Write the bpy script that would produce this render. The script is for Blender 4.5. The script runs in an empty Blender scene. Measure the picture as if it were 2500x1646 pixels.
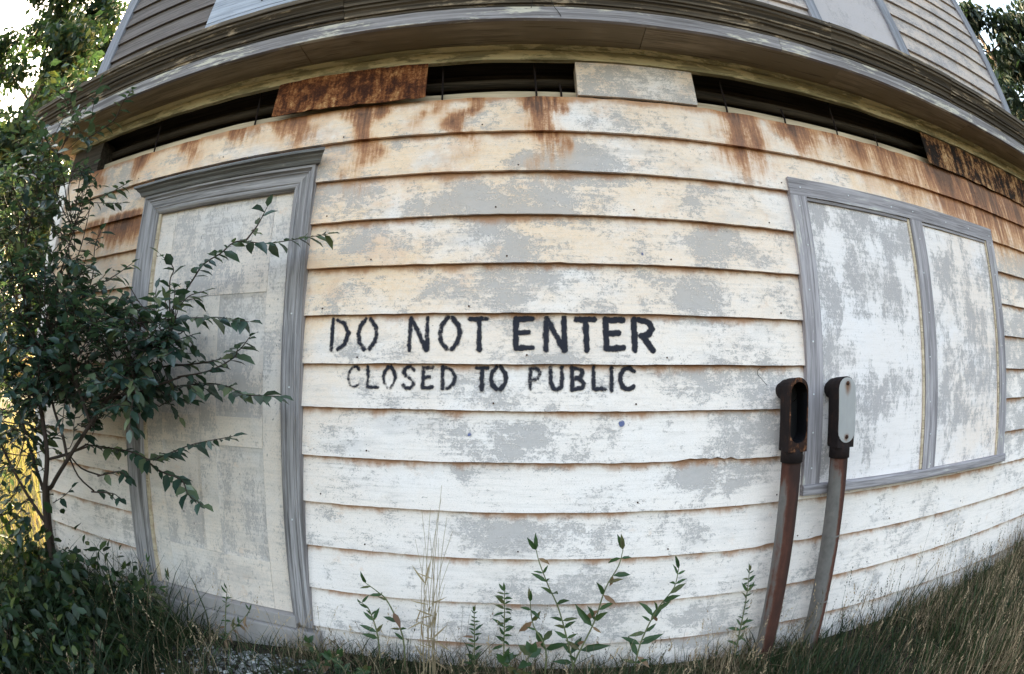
import bpy, math, random
import numpy as np
from mathutils import Vector, Matrix, Quaternion

random.seed(7)
RNG = np.random.default_rng(7)
scene = bpy.context.scene
COL = scene.collection
Z0 = 1.2                      # eye height above the ground: "rel" heights below are measured from the eye
PI = math.pi

# ------------------------------------------------------------------ camera (a real full-frame fisheye)
cd = bpy.data.cameras.new('camera')
cam = bpy.data.objects.new('camera', cd)
COL.objects.link(cam)
scene.camera = cam
cd.type = 'PANO'
cd.panorama_type = 'FISHEYE_EQUISOLID'
cd.fisheye_lens = 17.8506
cd.fisheye_fov = PI
cd.sensor_fit = 'HORIZONTAL'
cd.sensor_width = 36.0
cd.sensor_height = 24.0
cd.shift_x = 0.02604
cd.shift_y = 0.04715
cd.clip_start = 0.02
cd.clip_end = 1500.0
cam.matrix_world = Matrix(((0.996999, -0.005632, 0.077209, 0.0),
                           (0.076901, -0.042550, -0.996130, -1.9),
                           (0.008896, 0.999078, -0.041989, Z0),
                           (0, 0, 0, 1)))

# ------------------------------------------------------------------ sky, sun, exposure
SUN_AZ = math.radians(-33.0)          # behind the house, to the left
SUN_EL = math.radians(27.0)
world = bpy.data.worlds.new('World')
scene.world = world
world.use_nodes = True
wn = world.node_tree
sky = wn.nodes.new('ShaderNodeTexSky')
sky.sky_type = 'NISHITA'
sky.sun_disc = False
sky.sun_elevation = SUN_EL
sky.sun_rotation = SUN_AZ
sky.air_density = 1.7
sky.dust_density = 10.0
sky.ozone_density = 0.0
wn.links.new(sky.outputs[0], wn.nodes['Background'].inputs[0])
wn.nodes['Background'].inputs[1].default_value = 0.15
sl = bpy.data.lights.new('sun', 'SUN')
sl.energy = 2.0
sl.angle = math.radians(0.5)
sl.color = (1.0, 0.88, 0.68)
so = bpy.data.objects.new('sun', sl)
COL.objects.link(so)
sd = Vector((math.sin(SUN_AZ) * math.cos(SUN_EL), math.cos(SUN_AZ) * math.cos(SUN_EL), math.sin(SUN_EL)))
so.rotation_euler = sd.to_track_quat('Z', 'Y').to_euler()
so.location = (-20, 20, 20)
vs = scene.view_settings
vs.view_transform = 'Standard'
vs.look = 'None'
vs.gamma = 1.0
vs.use_curve_mapping = False
vs.exposure = 3.1


# ------------------------------------------------------------------ mesh helpers
def new_obj(name, me, mat=None, parent=None, smooth=False):
    o = bpy.data.objects.new(name, me)
    COL.objects.link(o)
    if mat is not None and len(me.materials) == 0:
        me.materials.append(mat)
    if smooth:
        me.polygons.foreach_set('use_smooth', np.ones(len(me.polygons), bool))
    if parent is not None:
        attach(o, parent)
    return o


def attach(o, parent):
    o.parent = parent
    o.matrix_parent_inverse = WORLD[parent].inverted()


WORLD = {}


def register(o):
    m = o.matrix_basis.copy()
    if o.parent is not None:
        m = WORLD[o.parent] @ o.matrix_parent_inverse @ m
    WORLD[o] = m
    return o


def empty(name, loc, parent=None):
    o = bpy.data.objects.new(name, None)
    COL.objects.link(o)
    o.empty_display_size = 0.1
    o.location = loc
    if parent is not None:
        attach(o, parent)
    return register(o)


def mesh_np(name, V, faces, mat=None, parent=None, smooth=False, attrs=None):
    """faces: list of int arrays (n,3) / (n,4), or list of tuples"""
    V = np.asarray(V, np.float32)
    me = bpy.data.meshes.new(name)
    if len(faces) and isinstance(faces[0], np.ndarray):
        loops = np.concatenate([f.ravel() for f in faces]).astype(np.int32)
        cnt = np.concatenate([np.full(len(f), f.shape[1]) for f in faces]).astype(np.int32)
        me.vertices.add(len(V))
        me.vertices.foreach_set('co', V.ravel())
        me.loops.add(len(loops))
        me.loops.foreach_set('vertex_index', loops)
        me.polygons.add(len(cnt))
        st = np.zeros(len(cnt), np.int32)
        st[1:] = np.cumsum(cnt)[:-1]
        me.polygons.foreach_set('loop_start', st)
        me.update(calc_edges=True)
        if not smooth: me.shade_flat()
    else:
        me.from_pydata([tuple(map(float, v)) for v in V], [], [tuple(int(i) for i in f) for f in faces])
        me.update()
    if attrs:
        for k, a in attrs.items():
            at = me.attributes.new(k, 'FLOAT', 'POINT')
            at.data.foreach_set('value', np.asarray(a, np.float32))
    return register(new_obj(name, me, mat, parent, smooth))


def tag(o, label=None, cat=None, group=None, kind=None):
    if label: o['label'] = label
    if cat: o['category'] = cat
    if group: o['group'] = group
    if kind: o['kind'] = kind
    return o


def vnoise(x, seed=0):
    """smooth 1-D value noise in -1..1"""
    r = np.random.default_rng(seed).uniform(-1, 1, 4096)
    x = np.asarray(x, float) + 700.0
    i = np.floor(x).astype(int)
    f = x - i
    f = f * f * (3 - 2 * f)
    return r[i % 4096] * (1 - f) + r[(i + 1) % 4096] * f


def vnoise2(x, y, seed=0):
    r = np.random.default_rng(seed).uniform(-1, 1, (256, 256))
    x = np.asarray(x, float) + 512; y = np.asarray(y, float) + 512
    i = np.floor(x).astype(int); j = np.floor(y).astype(int)
    f = x - i; g = y - j
    f = f * f * (3 - 2 * f); g = g * g * (3 - 2 * g)
    a = r[i % 256, j % 256]; b = r[(i + 1) % 256, j % 256]
    c = r[i % 256, (j + 1) % 256]; d = r[(i + 1) % 256, (j + 1) % 256]
    return (a * (1 - f) + b * f) * (1 - g) + (c * (1 - f) + d * f) * g


def smooth01(a, b, x):
    t = np.clip((np.asarray(x, float) - a) / (b - a), 0, 1)
    return t * t * (3 - 2 * t)


def prism(name, prof, axis, a, b, mat, parent=None, n=1, jit=0.0, mitre=(0.0, 0.0), mitre_axis=0, bevel=0.0, attrs_fn=None, seed=0, smooth=False):
    """Sweep a closed outline along 'X','Y' or 'Z' from a to b.
    prof: list of (u,v); for X: u=y v=z; for Z: u=x v=y; for Y: u=x v=z. mitre shifts each end by k*(coordinate)."""
    m = len(prof)
    P = np.array(prof, float)
    ts = np.linspace(0, 1, n + 1)
    V = []
    for k, t in enumerate(ts):
        pr = P.copy()
        if jit and 0 < k < n:
            q = a + (b - a) * t
            pr[:, 0] += jit * vnoise(np.array([q * 9.0]), seed)[0]
            pr[:, 1] += jit * vnoise(np.array([q * 7.0]), seed + 5)[0]
        s0 = a + mitre[0] * P[:, mitre_axis]
        s1 = b + mitre[1] * P[:, mitre_axis]
        s = s0 * (1 - t) + s1 * t
        if axis == 'X': V.append(np.stack([s, pr[:, 0], pr[:, 1]], 1))
        elif axis == 'Z': V.append(np.stack([pr[:, 0], pr[:, 1], s], 1))
        else: V.append(np.stack([pr[:, 0], s, pr[:, 1]], 1))
    V = np.concatenate(V)
    F = []
    for k in range(n):
        for i in range(m):
            j = (i + 1) % m
            F.append((k * m + i, k * m + j, (k + 1) * m + j, (k + 1) * m + i))
    F.append(tuple(range(m - 1, -1, -1)))
    F.append(tuple(range(n * m, n * m + m)))
    o = mesh_np(name, V, F, mat, parent, smooth)
    fix_normals(o.data)
    return o


def fix_normals(me):
    import bmesh
    bm = bmesh.new(); bm.from_mesh(me)
    bmesh.ops.recalc_face_normals(bm, faces=bm.faces)
    bm.to_mesh(me); bm.free()


def box(name, x0, x1, y0, y1, z0, z1, mat, parent=None, bevel=0.0):
    import bmesh
    bm = bmesh.new()
    bmesh.ops.create_cube(bm, size=1)
    for v in bm.verts:
        v.co = ((x0 + x1) / 2 + v.co.x * (x1 - x0), (y0 + y1) / 2 + v.co.y * (y1 - y0), (z0 + z1) / 2 + v.co.z * (z1 - z0))
    if bevel:
        bmesh.ops.bevel(bm, geom=list(bm.edges), offset=bevel, segments=2, affect='EDGES', profile=0.6)
    me = bpy.data.meshes.new(name)
    bm.to_mesh(me); bm.free()
    return register(new_obj(name, me, mat, parent))


def tube_np(pts, rad, sides=6, cap=True):
    pts = np.asarray(pts, float)
    n = len(pts)
    rad = np.broadcast_to(np.asarray(rad, float), (n,))
    T = np.gradient(pts, axis=0)
    T /= np.linalg.norm(T, axis=1)[:, None] + 1e-9
    ref = np.array([0.31, 0.87, 0.39])
    U = np.cross(T, ref); U /= np.linalg.norm(U, axis=1)[:, None] + 1e-9
    W = np.cross(T, U)
    a = np.arange(sides) / sides * 2 * PI
    V = (pts[:, None, :] + rad[:, None, None] * (np.cos(a)[None, :, None] * U[:, None, :] + np.sin(a)[None, :, None] * W[:, None, :])).reshape(-1, 3)
    i = np.arange(n - 1)[:, None] * sides
    j = np.arange(sides)[None, :]
    k = (j + 1) % sides
    F = np.stack([i + j, i + k, i + sides + k, i + sides + j], -1).reshape(-1, 4)
    return V, F


class Batch:
    """collects triangles and quads of one part"""
    def __init__(self): self.V = []; self.Q = []; self.T = []; self.n = 0; self.A = []
    def add(self, V, Q=None, T=None, a=0.0):
        if Q is not None and len(Q): self.Q.append(np.asarray(Q) + self.n)
        if T is not None and len(T): self.T.append(np.asarray(T) + self.n)
        self.V.append(np.asarray(V)); self.n += len(V)
        self.A.append(np.broadcast_to(np.asarray(a, float), (len(V),)))
    def build(self, name, mat, parent=None, smooth=False):
        f = []
        if self.Q: f.append(np.concatenate(self.Q))
        if self.T: f.append(np.concatenate(self.T))
        return mesh_np(name, np.concatenate(self.V), f, mat, parent, smooth, {'rnd': np.concatenate(self.A)})


def smooth_path(pts, k=4):
    pts = np.asarray(pts, float)
    if len(pts) < 3: 
        t = np.linspace(0, 1, k + 1)[:, None]
        return pts[0] * (1 - t) + pts[-1] * t
    out = []
    P = np.vstack([2 * pts[0] - pts[1], pts, 2 * pts[-1] - pts[-2]])
    for i in range(1, len(P) - 2):
        for t in np.arange(k) / k:
            a, b, c, d = P[i - 1], P[i], P[i + 1], P[i + 2]
            out.append(0.5 * ((2 * b) + (-a + c) * t + (2 * a - 5 * b + 4 * c - d) * t * t + (-a + 3 * b - 3 * c + d) * t ** 3))
    out.append(pts[-1])
    return np.array(out)


# ------------------------------------------------------------------ node helpers
class N:
    def __init__(self, name):
        self.m = bpy.data.materials.new(name)
        self.m.use_nodes = True
        self.t = self.m.node_tree
        self.b = self.t.nodes['Principled BSDF']
        self.out = self.t.nodes['Material Output']
    def n(self, typ, **kw):
        x = self.t.nodes.new(typ)
        for k, v in kw.items(): setattr(x, k, v)
        return x
    def l(self, a, b): self.t.links.new(a, b)
    def val(self, sock, v):
        if hasattr(v, 'is_linked') or hasattr(v, 'links'): self.l(v, sock)
        else: sock.default_value = v
    def math(self, op, a, b=0.0, c=None, clamp=False):
        x = self.n('ShaderNodeMath', operation=op, use_clamp=clamp)
        self.val(x.inputs[0], a); self.val(x.inputs[1], b)
        if c is not None: self.val(x.inputs[2], c)
        return x.outputs[0]
    def coords(self, scale=(1, 1, 1), rnd=0.0):
        tc = self.n('ShaderNodeTexCoord')
        src = tc.outputs['Object']
        if rnd:
            oi = self.n('ShaderNodeObjectInfo')
            mu = self.n('ShaderNodeVectorMath', operation='SCALE')
            mu.inputs[0].default_value = (1.0, 0.37, 0.73)
            self.l(self.math('MULTIPLY', oi.outputs['Random'], rnd), mu.inputs['Scale'])
            ad = self.n('ShaderNodeVectorMath', operation='ADD')
            self.l(src, ad.inputs[0]); self.l(mu.outputs[0], ad.inputs[1])
            src = ad.outputs[0]
        if scale != (1, 1, 1):
            mp = self.n('ShaderNodeVectorMath', operation='MULTIPLY')
            self.l(src, mp.inputs[0]); mp.inputs[1].default_value = scale
            src = mp.outputs[0]
        return src
    def noise(self, vec, scale, detail=4, rough=0.6, dist=0.0):
        x = self.n('ShaderNodeTexNoise')
        self.l(vec, x.inputs['Vector'])
        x.inputs['Scale'].default_value = scale
        x.inputs['Detail'].default_value = detail
        x.inputs['Roughness'].default_value = rough
        x.inputs['Distortion'].default_value = dist
        return x.outputs['Fac']
    def step(self, v, a, b):
        x = self.n('ShaderNodeMapRange', interpolation_type='SMOOTHSTEP')
        self.val(x.inputs[0], v); x.inputs[1].default_value = a; x.inputs[2].default_value = b
        return x.outputs[0]
    def attr(self, name):
        x = self.n('ShaderNodeAttribute', attribute_name=name)
        return x.outputs['Fac']
    def mix(self, f, a, b, mode='MIX'):
        x = self.n('ShaderNodeMix', data_type='RGBA', blend_type=mode)
        self.val(x.inputs[0], f)
        for s, v in ((x.inputs[6], a), (x.inputs[7], b)):
            if isinstance(v, tuple): s.default_value = (*v, 1)
            else: self.l(v, s)
        return x.outputs[2]
    def ramp(self, f, stops):
        x = self.n('ShaderNodeValToRGB')
        self.l(f, x.inputs[0])
        e = x.color_ramp.elements
        while len(e) < len(stops): e.new(0.5)
        for i, (p, c) in enumerate(stops):
            e[i].position = p; e[i].color = (*c, 1)
        return x.outputs[0]
    def bump(self, h, strength=0.3, dist=0.003):
        x = self.n('ShaderNodeBump')
        x.inputs['Strength'].default_value = strength
        x.inputs['Distance'].default_value = dist
        self.l(h, x.inputs['Height'])
        self.l(x.outputs[0], self.b.inputs['Normal'])
    def done(self, color, rough=0.8, spec=0.3, metal=0.0):
        if isinstance(color, tuple): self.b.inputs['Base Color'].default_value = (*color, 1)
        else: self.l(color, self.b.inputs['Base Color'])
        self.val(self.b.inputs['Roughness'], rough)
        self.b.inputs['Specular IOR Level'].default_value = spec
        self.b.inputs['Metallic'].default_value = metal
        return self.m


def mat_siding(name, white=(0.85, 0.775, 0.76), grey=(0.44, 0.40, 0.395), cream=(0.83, 0.60, 0.42), gbias=-0.05, vert=1.35, k=0.42, sc=1.0, dirt=1.0):
    """old white paint flaking off a grey undercoat, with rust runs; attributes grey / rust / cream / lip steer wear and tint"""
    q = N(name)
    c0 = q.coords((sc, sc, vert * sc), 37.0)
    g = q.attr('grey'); r = q.attr('rust'); c = q.attr('cream'); lip = q.attr('lip')
    def ctr(v, k_): return q.math('MULTIPLY_ADD', v, k_, -0.5 * k_)
    n1 = q.noise(c0, 5.0, 5, 0.62, 0.3)
    n15 = q.noise(c0, 15.0, 4, 0.65, 0.5)
    n2 = q.noise(c0, 42.0, 4, 0.7)
    n3 = q.noise(c0, 150.0, 2, 0.6)
    n4 = q.noise(c0, 230.0, 3, 0.7)
    cs = q.coords((3.0, 1, 46.0), 37.0)
    brush = q.noise(cs, 2.2, 4, 0.65)
    f0 = q.math('ADD', ctr(n1, 1.7), q.math('ADD', ctr(n15, 0.8), ctr(brush, 0.5)))
    f0 = q.math('ADD', f0, q.math('MULTIPLY_ADD', g, k, gbias))
    f = q.math('ADD', f0, q.math('ADD', ctr(n2, 1.2), q.math('ADD', ctr(n3, 1.0), ctr(n4, 0.9))))
    hard = q.step(f, 0.20, 0.26)
    cloudy = q.step(f, 0.10, 0.46)
    sel = q.step(q.noise(q.coords((1, 1, 1.6), 41.0), 1.9, 3, 0.6), 0.40, 0.58)
    gm = q.math('ADD', q.math('MULTIPLY', hard, sel), q.math('MULTIPLY', cloudy, q.math('SUBTRACT', 1.0, sel)), clamp=True)
    soft = q.step(q.math('ADD', f0, ctr(n2, 0.5)), -0.04, 0.40)
    # paint colour: white, mixed towards cream by the cream attribute
    nlow = q.noise(q.coords((1, 1, 1.4), 11.0), 2.3, 4, 0.62)
    cm = q.math('MULTIPLY', q.math('MULTIPLY', c, 1.6), q.step(nlow, 0.22, 0.60), clamp=True)
    cm2 = q.math('MULTIPLY', cm, q.math('MULTIPLY_ADD', n2, 1.1, 0.45), clamp=True)
    col = q.mix(cm2, white, cream)
    peach = q.math('MULTIPLY', q.step(q.math('ADD', q.noise(q.coords((1, 1, 1.2), 17.0), 4.2, 5, 0.7), q.math('MULTIPLY_ADD', c, 0.26, -0.14)), 0.53, 0.66), 0.55)
    col = q.mix(peach, col, (0.70, 0.45, 0.30))
    # grime: long smears along the grain and fine speckle
    col = q.mix(q.math('MULTIPLY', q.step(brush, 0.45, 0.75), 0.30 * dirt), col, (0.50, 0.44, 0.41))
    col = q.mix(q.math('MULTIPLY', soft, q.math('MULTIPLY_ADD', n3, 1.3, -0.05), clamp=True), col, (0.54, 0.485, 0.475))
    col = q.mix(q.math('MULTIPLY', q.step(n4, 0.45, 0.72), 0.36 * dirt), col, (0.42, 0.36, 0.33))
    smear = q.step(q.noise(q.coords((1.0, 1, 3.5), 29.0), 2.6, 5, 0.7), 0.50, 0.72)
    col = q.mix(q.math('MULTIPLY', smear, 0.34 * dirt), col, (0.40, 0.36, 0.35))
    gcol = q.mix(n2, tuple(x * 0.80 for x in grey), tuple(x * 1.2 for x in grey))
    gcol = q.mix(q.math('MULTIPLY', cm, 0.35), gcol, (0.50, 0.38, 0.28))
    col = q.mix(q.math('MULTIPLY', gm, 0.84), col, gcol)
    # bare spots and grime specks
    sp = q.step(q.noise(c0, 95.0, 2, 0.5), 0.67, 0.74)
    spm = q.math('MULTIPLY', sp, q.step(q.noise(c0, 3.3, 3, 0.6), 0.40, 0.60))
    col = q.mix(q.math('MULTIPLY', spm, 0.7), col, (0.15, 0.135, 0.13))
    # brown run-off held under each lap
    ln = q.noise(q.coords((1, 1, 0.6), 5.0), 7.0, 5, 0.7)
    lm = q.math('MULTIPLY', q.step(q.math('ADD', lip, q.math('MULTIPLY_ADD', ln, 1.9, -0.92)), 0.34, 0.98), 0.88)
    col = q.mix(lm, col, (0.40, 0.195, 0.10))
    # rust runs: thin vertical streaks fading downwards
    cr = q.coords((1, 1, 0.035))
    st = q.noise(cr, 17.0, 3, 0.6)
    st2 = q.noise(cr, 70.0, 3, 0.65)
    rr = q.math('ADD', q.math('ADD', ctr(st, 1.5), ctr(st2, 1.1)), q.math('ADD', q.math('ADD', ctr(n2, 0.45), ctr(n3, 0.35)), 0.62))
    rr = q.math('MULTIPLY', rr, r)
    rr = q.math('ADD', rr, q.math('MULTIPLY', r, 0.17))
    rm = q.step(rr, 0.06, 0.55)
    rcol = q.ramp(rr, [(0.10, (0.70, 0.44, 0.26)), (0.38, (0.50, 0.235, 0.10)), (0.62, (0.28, 0.11, 0.05)), (0.95, (0.10, 0.04, 0.022))])
    col = q.mix(q.math('MULTIPLY', rm, 0.93), col, rcol)
    h = q.math('SUBTRACT', q.math('MULTIPLY', brush, 0.45), q.math('MULTIPLY', gm, 0.9))
    h = q.math('ADD', h, q.math('MULTIPLY', n3, 0.3))
    q.bump(h, 0.6, 0.003)
    return q.done(col, 0.72, 0.25)


def mat_wood(name, axis='X', dark=(0.125, 0.112, 0.112), light=(0.42, 0.385, 0.395), paint=None, amount=0.5, freq=42.0, rough=0.85, extra=None, along=1.6):
    """weathered bare wood: fine grain along an axis, cracks, optional remains of paint"""
    q = N(name)
    i = 'XYZ'.index(axis)
    sc = [freq] * 3; sc[i] = along
    c = q.coords(tuple(sc), 23.0)
    g1 = q.noise(c, 1.0, 5, 0.7, 0.4)
    sc2 = [freq * 3.5] * 3; sc2[i] = along * 2.0
    g2 = q.noise(q.coords(tuple(sc2), 23.0), 1.0, 2, 0.6)
    c1 = q.coords((1, 1, 1), 23.0)
    big = q.noise(c1, 3.0, 4, 0.6)
    f = q.math('ADD', q.math('MULTIPLY', g1, 0.7), q.math('MULTIPLY', g2, 0.3))
    col = q.mix(q.step(f, 0.36, 0.62), dark, light)
    col = q.mix(q.math('MULTIPLY', q.step(big, 0.35, 0.7), 0.4), col, tuple(0.5 * (a + b) * 0.8 for a, b in zip(dark, light)))
    if extra: col = q.mix(q.step(q.noise(c1, 1.7, 3, 0.6), 0.45, 0.65), col, extra)
    crack = q.step(g2, 0.60, 0.68)
    col = q.mix(q.math('MULTIPLY', crack, 0.6), col, tuple(x * 0.35 for x in dark))
    if paint:
        sc3 = [9.0] * 3; sc3[i] = 2.2
        pn = q.noise(q.coords(tuple(sc3), 23.0), 1.6, 6, 0.72, 0.3)
        pf = q.math('ADD', q.math('MULTIPLY', pn, 0.75), q.math('MULTIPLY', g1, 0.25))
        pm = q.step(pf, 0.62 - 0.24 * amount, 0.68 - 0.24 * amount)
        pc = q.mix(q.noise(c1, 20.0, 4, 0.7), tuple(x * 0.72 for x in paint), paint)
        col = q.mix(q.math('MULTIPLY', pm, 0.92), col, pc)
        h = q.math('ADD', q.math('MULTIPLY', f, 0.8), q.math('MULTIPLY', pm, 0.5))
    else:
        h = f
    q.bump(h, 0.55, 0.003)
    return q.done(col, rough, 0.2)


def mat_rust(name, stops, streak=0.5, sc=7.0):
    q = N(name)
    c = q.coords((1, 1, 1), 0)
    a = q.noise(c, sc, 7, 0.72, 0.4)
    b = q.noise(q.coords((1, 1, 0.14)), sc * 3.2, 4, 0.65)
    d = q.noise(c, sc * 9, 4, 0.7)
    f = q.math('ADD', q.math('MULTIPLY', a, 0.62 - 0.3 * streak), q.math('ADD', q.math('MULTIPLY', b, 0.18 + 0.36 * streak), q.math('MULTIPLY', d, 0.22)))
    col = q.ramp(q.step(f, 0.33, 0.70), stops)
    q.bump(f, 0.6, 0.004)
    return q.done(col, 0.88, 0.2)


def mat_leaf(name, c0, c1, c2=None, rough=0.45, transl=0.35, spec=0.4):
    q = N(name)
    r = q.attr('rnd')
    oi = q.n('ShaderNodeObjectInfo')
    rr = q.math('FRACT', q.math('ADD', r, q.math('MULTIPLY', oi.outputs['Random'], 1.0)))
    stops = [(0.0, c0), (0.72, c1), (1.0, c2 or c1)]
    col = q.ramp(rr, stops)
    nn = q.noise(q.coords(), 60.0, 2, 0.5)
    col = q.mix(q.math('MULTIPLY', nn, 0.35), col, tuple(x * 0.55 for x in c0))
    q.done(col, rough, spec)
    tr = q.n('ShaderNodeBsdfTranslucent')
    tc = q.mix(0.5, col, tuple(min(1, x * 2.0) for x in (c1[0] * 1.2, c1[1] * 1.25, c1[2] * 0.4)))
    q.l(tc, tr.inputs[0])
    ms = q.n('ShaderNodeMixShader')
    ms.inputs[0].default_value = transl
    q.l(q.b.outputs[0], ms.inputs[1]); q.l(tr.outputs[0], ms.inputs[2])
    q.l(ms.outputs[0], q.out.inputs[0])
    return q.m


def mat_plain(name, c, rough=0.8, metal=0.0, var=0.25, sc=20.0, spec=0.3):
    q = N(name)
    n = q.noise(q.coords(), sc, 5, 0.65)
    col = q.mix(n, tuple(x * (1 - var) for x in c), tuple(min(1, x * (1 + var)) for x in c))
    q.bump(n, 0.3, 0.003)
    return q.done(col, rough, spec, metal)


M = {}
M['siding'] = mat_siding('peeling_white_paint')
M['panel'] = mat_siding('peeling_panel_paint', white=(0.84, 0.785, 0.81), grey=(0.41, 0.375, 0.39), vert=0.5, gbias=0.02, sc=2.0, dirt=0.6)
M['door'] = mat_siding('peeling_door_paint', white=(0.70, 0.645, 0.63), grey=(0.45, 0.41, 0.405), vert=0.6, gbias=0.05, sc=0.8, dirt=1.2)
M['door_panel'] = mat_siding('greyed_door_panel_paint', white=(0.66, 0.605, 0.59), grey=(0.42, 0.382, 0.378), vert=0.5, gbias=0.17, sc=0.9, dirt=1.2)
M['upper'] = mat_siding('grey_upper_paint', white=(0.40, 0.355, 0.36), grey=(0.25, 0.225, 0.237), gbias=0.16)
M['upper_panel'] = mat_siding('upper_panel_paint', white=(0.46, 0.415, 0.435), grey=(0.37, 0.335, 0.355), vert=0.6, gbias=0.05)
M['upper_bare'] = mat_wood('bare_brown_siding', 'X', (0.085, 0.070, 0.066), (0.205, 0.172, 0.165), freq=40)
M['wood_x'] = mat_wood('weathered_grey_wood_level', 'X')
M['wood_z'] = mat_wood('weathered_grey_wood_upright', 'Z')
M['frame_x'] = mat_wood('window_wood_level', 'X', (0.17, 0.15, 0.16), (0.44, 0.40, 0.42), paint=(0.60, 0.57, 0.54), amount=0.15)
M['frame_z'] = mat_wood('window_wood_upright', 'Z', (0.18, 0.16, 0.17), (0.47, 0.425, 0.45), paint=(0.64, 0.60, 0.56), amount=0.25)
M['cap'] = mat_wood('door_cap_wood', 'X', (0.10, 0.095, 0.095), (0.27, 0.26, 0.265), paint=(0.52, 0.48, 0.42), amount=0.12)
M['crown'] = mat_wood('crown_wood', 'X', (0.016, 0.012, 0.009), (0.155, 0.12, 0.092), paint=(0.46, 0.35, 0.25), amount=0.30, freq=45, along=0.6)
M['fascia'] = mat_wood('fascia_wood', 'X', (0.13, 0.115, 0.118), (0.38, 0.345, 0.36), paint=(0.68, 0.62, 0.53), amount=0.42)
M['soffit'] = mat_wood('soffit_wood', 'X', (0.17, 0.13, 0.09), (0.42, 0.33, 0.24), freq=22, extra=(0.24, 0.185, 0.125))
M['bed'] = mat_wood('bed_mould_paint', 'X', (0.20, 0.17, 0.105), (0.40, 0.345, 0.22), paint=(0.68, 0.57, 0.37), amount=0.62, freq=30)
M['shutter'] = mat_wood('blue_grey_shutter_wood', 'X', (0.26, 0.28, 0.34), (0.46, 0.48, 0.56), freq=35)
M['corner'] = mat_wood('corner_board_wood', 'Z', (0.17, 0.17, 0.20), (0.33, 0.33, 0.38))
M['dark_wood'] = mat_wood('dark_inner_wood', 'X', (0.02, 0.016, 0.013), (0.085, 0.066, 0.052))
M['pale_inner'] = mat_wood('pale_inner_board', 'X', (0.40, 0.31, 0.22), (0.66, 0.54, 0.40), freq=20)
M['rust'] = mat_rust('rusted_sheet', [(0.0, (0.012, 0.006, 0.005)), (0.38, (0.07, 0.022, 0.010)), (0.62, (0.20, 0.068, 0.024)), (0.86, (0.40, 0.20, 0.085)), (1.0, (0.70, 0.48, 0.27))], 0.35, 11.0)
M['rust_dark'] = mat_rust('rusted_black_sheet', [(0.0, (0.008, 0.006, 0.006)), (0.42, (0.020, 0.011, 0.008)), (0.52, (0.11, 0.042, 0.018)), (0.72, (0.32, 0.165, 0.075)), (1.0, (0.58, 0.40, 0.23))], 0.45, 8.0)
M['iron'] = mat_rust('dark_iron', [(0.0, (0.010, 0.007, 0.008)), (0.6, (0.018, 0.012, 0.012)), (0.88, (0.034, 0.018, 0.014)), (1.0, (0.14, 0.055, 0.03))], 0.2, 14.0)
M['rim'] = mat_rust('rusty_iron_rim', [(0.0, (0.012, 0.008, 0.008)), (0.55, (0.030, 0.014, 0.010)), (0.8, (0.16, 0.065, 0.03)), (1.0, (0.42, 0.26, 0.17))], 0.2, 26.0)
M['hollow'] = mat_plain('black_hollow', (0.006, 0.006, 0.008), 0.5)
M['nail'] = mat_plain('nail_steel', (0.62, 0.62, 0.64), 0.45, 0.3)
M['concrete'] = mat_plain('concrete', (0.33, 0.295, 0.285), 0.9, sc=9.0)
M['roof'] = mat_plain('roof_shingle', (0.10, 0.09, 0.085), 0.9)
M['wire'] = mat_plain('thin_wire', (0.03, 0.025, 0.022), 0.7)


def mat_pipe():
    q = N('galvanised_pipe_rust')
    c = q.coords()
    a = q.noise(q.coords((1, 1, 0.10)), 22.0, 4, 0.6)
    b = q.noise(c, 30.0, 4, 0.65)
    f = q.math('ADD', q.attr('rust'), q.math('ADD', q.math('MULTIPLY_ADD', a, 0.9, -0.45), q.math('MULTIPLY_ADD', b, 0.35, -0.17)))
    steel = q.mix(b, (0.075, 0.070, 0.066), (0.20, 0.185, 0.18))
    rc = q.ramp(f, [(0.45, (0.12, 0.044, 0.026)), (0.75, (0.062, 0.021, 0.014)), (1.0, (0.028, 0.011, 0.008))])
    col = q.mix(q.step(f, 0.40, 0.62), steel, rc)
    q.bump(b, 0.25, 0.002)
    q.done(col, q.math('MULTIPLY_ADD', q.step(f, 0.4, 0.6), 0.35, 0.5), 0.4, 0.0)
    return q.m


def mat_cover():
    q = N('grey_cover_plate')
    b = q.noise(q.coords((1, 1, 0.35)), 30.0, 5, 0.65)
    f = q.math('ADD', q.attr('rust'), q.math('MULTIPLY_ADD', b, 0.7, -0.35))
    col = q.mix(b, (0.27, 0.26, 0.262), (0.38, 0.365, 0.37))
    col = q.mix(q.step(f, 0.25, 0.85), col, (0.17, 0.085, 0.05))
    return q.done(col, 0.55, 0.4)


def mat_ink(name, colr, strength=1.0):
    q = N(name)
    c = q.coords()
    a = q.noise(c, 95.0, 4, 0.7)
    b = q.noise(c, 16.0, 3, 0.6)
    f = q.math('ADD', q.attr('ink'), q.math('ADD', q.math('MULTIPLY_ADD', a, 1.5, -0.78), q.math('MULTIPLY_ADD', b, 1.3, -0.66)))
    al = q.math('MULTIPLY', q.step(f, 0.22, 0.85), strength)
    col = q.mix(a, colr, tuple(x * 1.8 + 0.004 for x in colr))
    q.done(col, 0.75, 0.2)
    tr = q.n('ShaderNodeBsdfTransparent')
    ms = q.n('ShaderNodeMixShader')
    q.l(al, ms.inputs[0]); q.l(tr.outputs[0], ms.inputs[1]); q.l(q.b.outputs[0], ms.inputs[2])
    q.l(ms.outputs[0], q.out.inputs[0])
    return q.m


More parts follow.
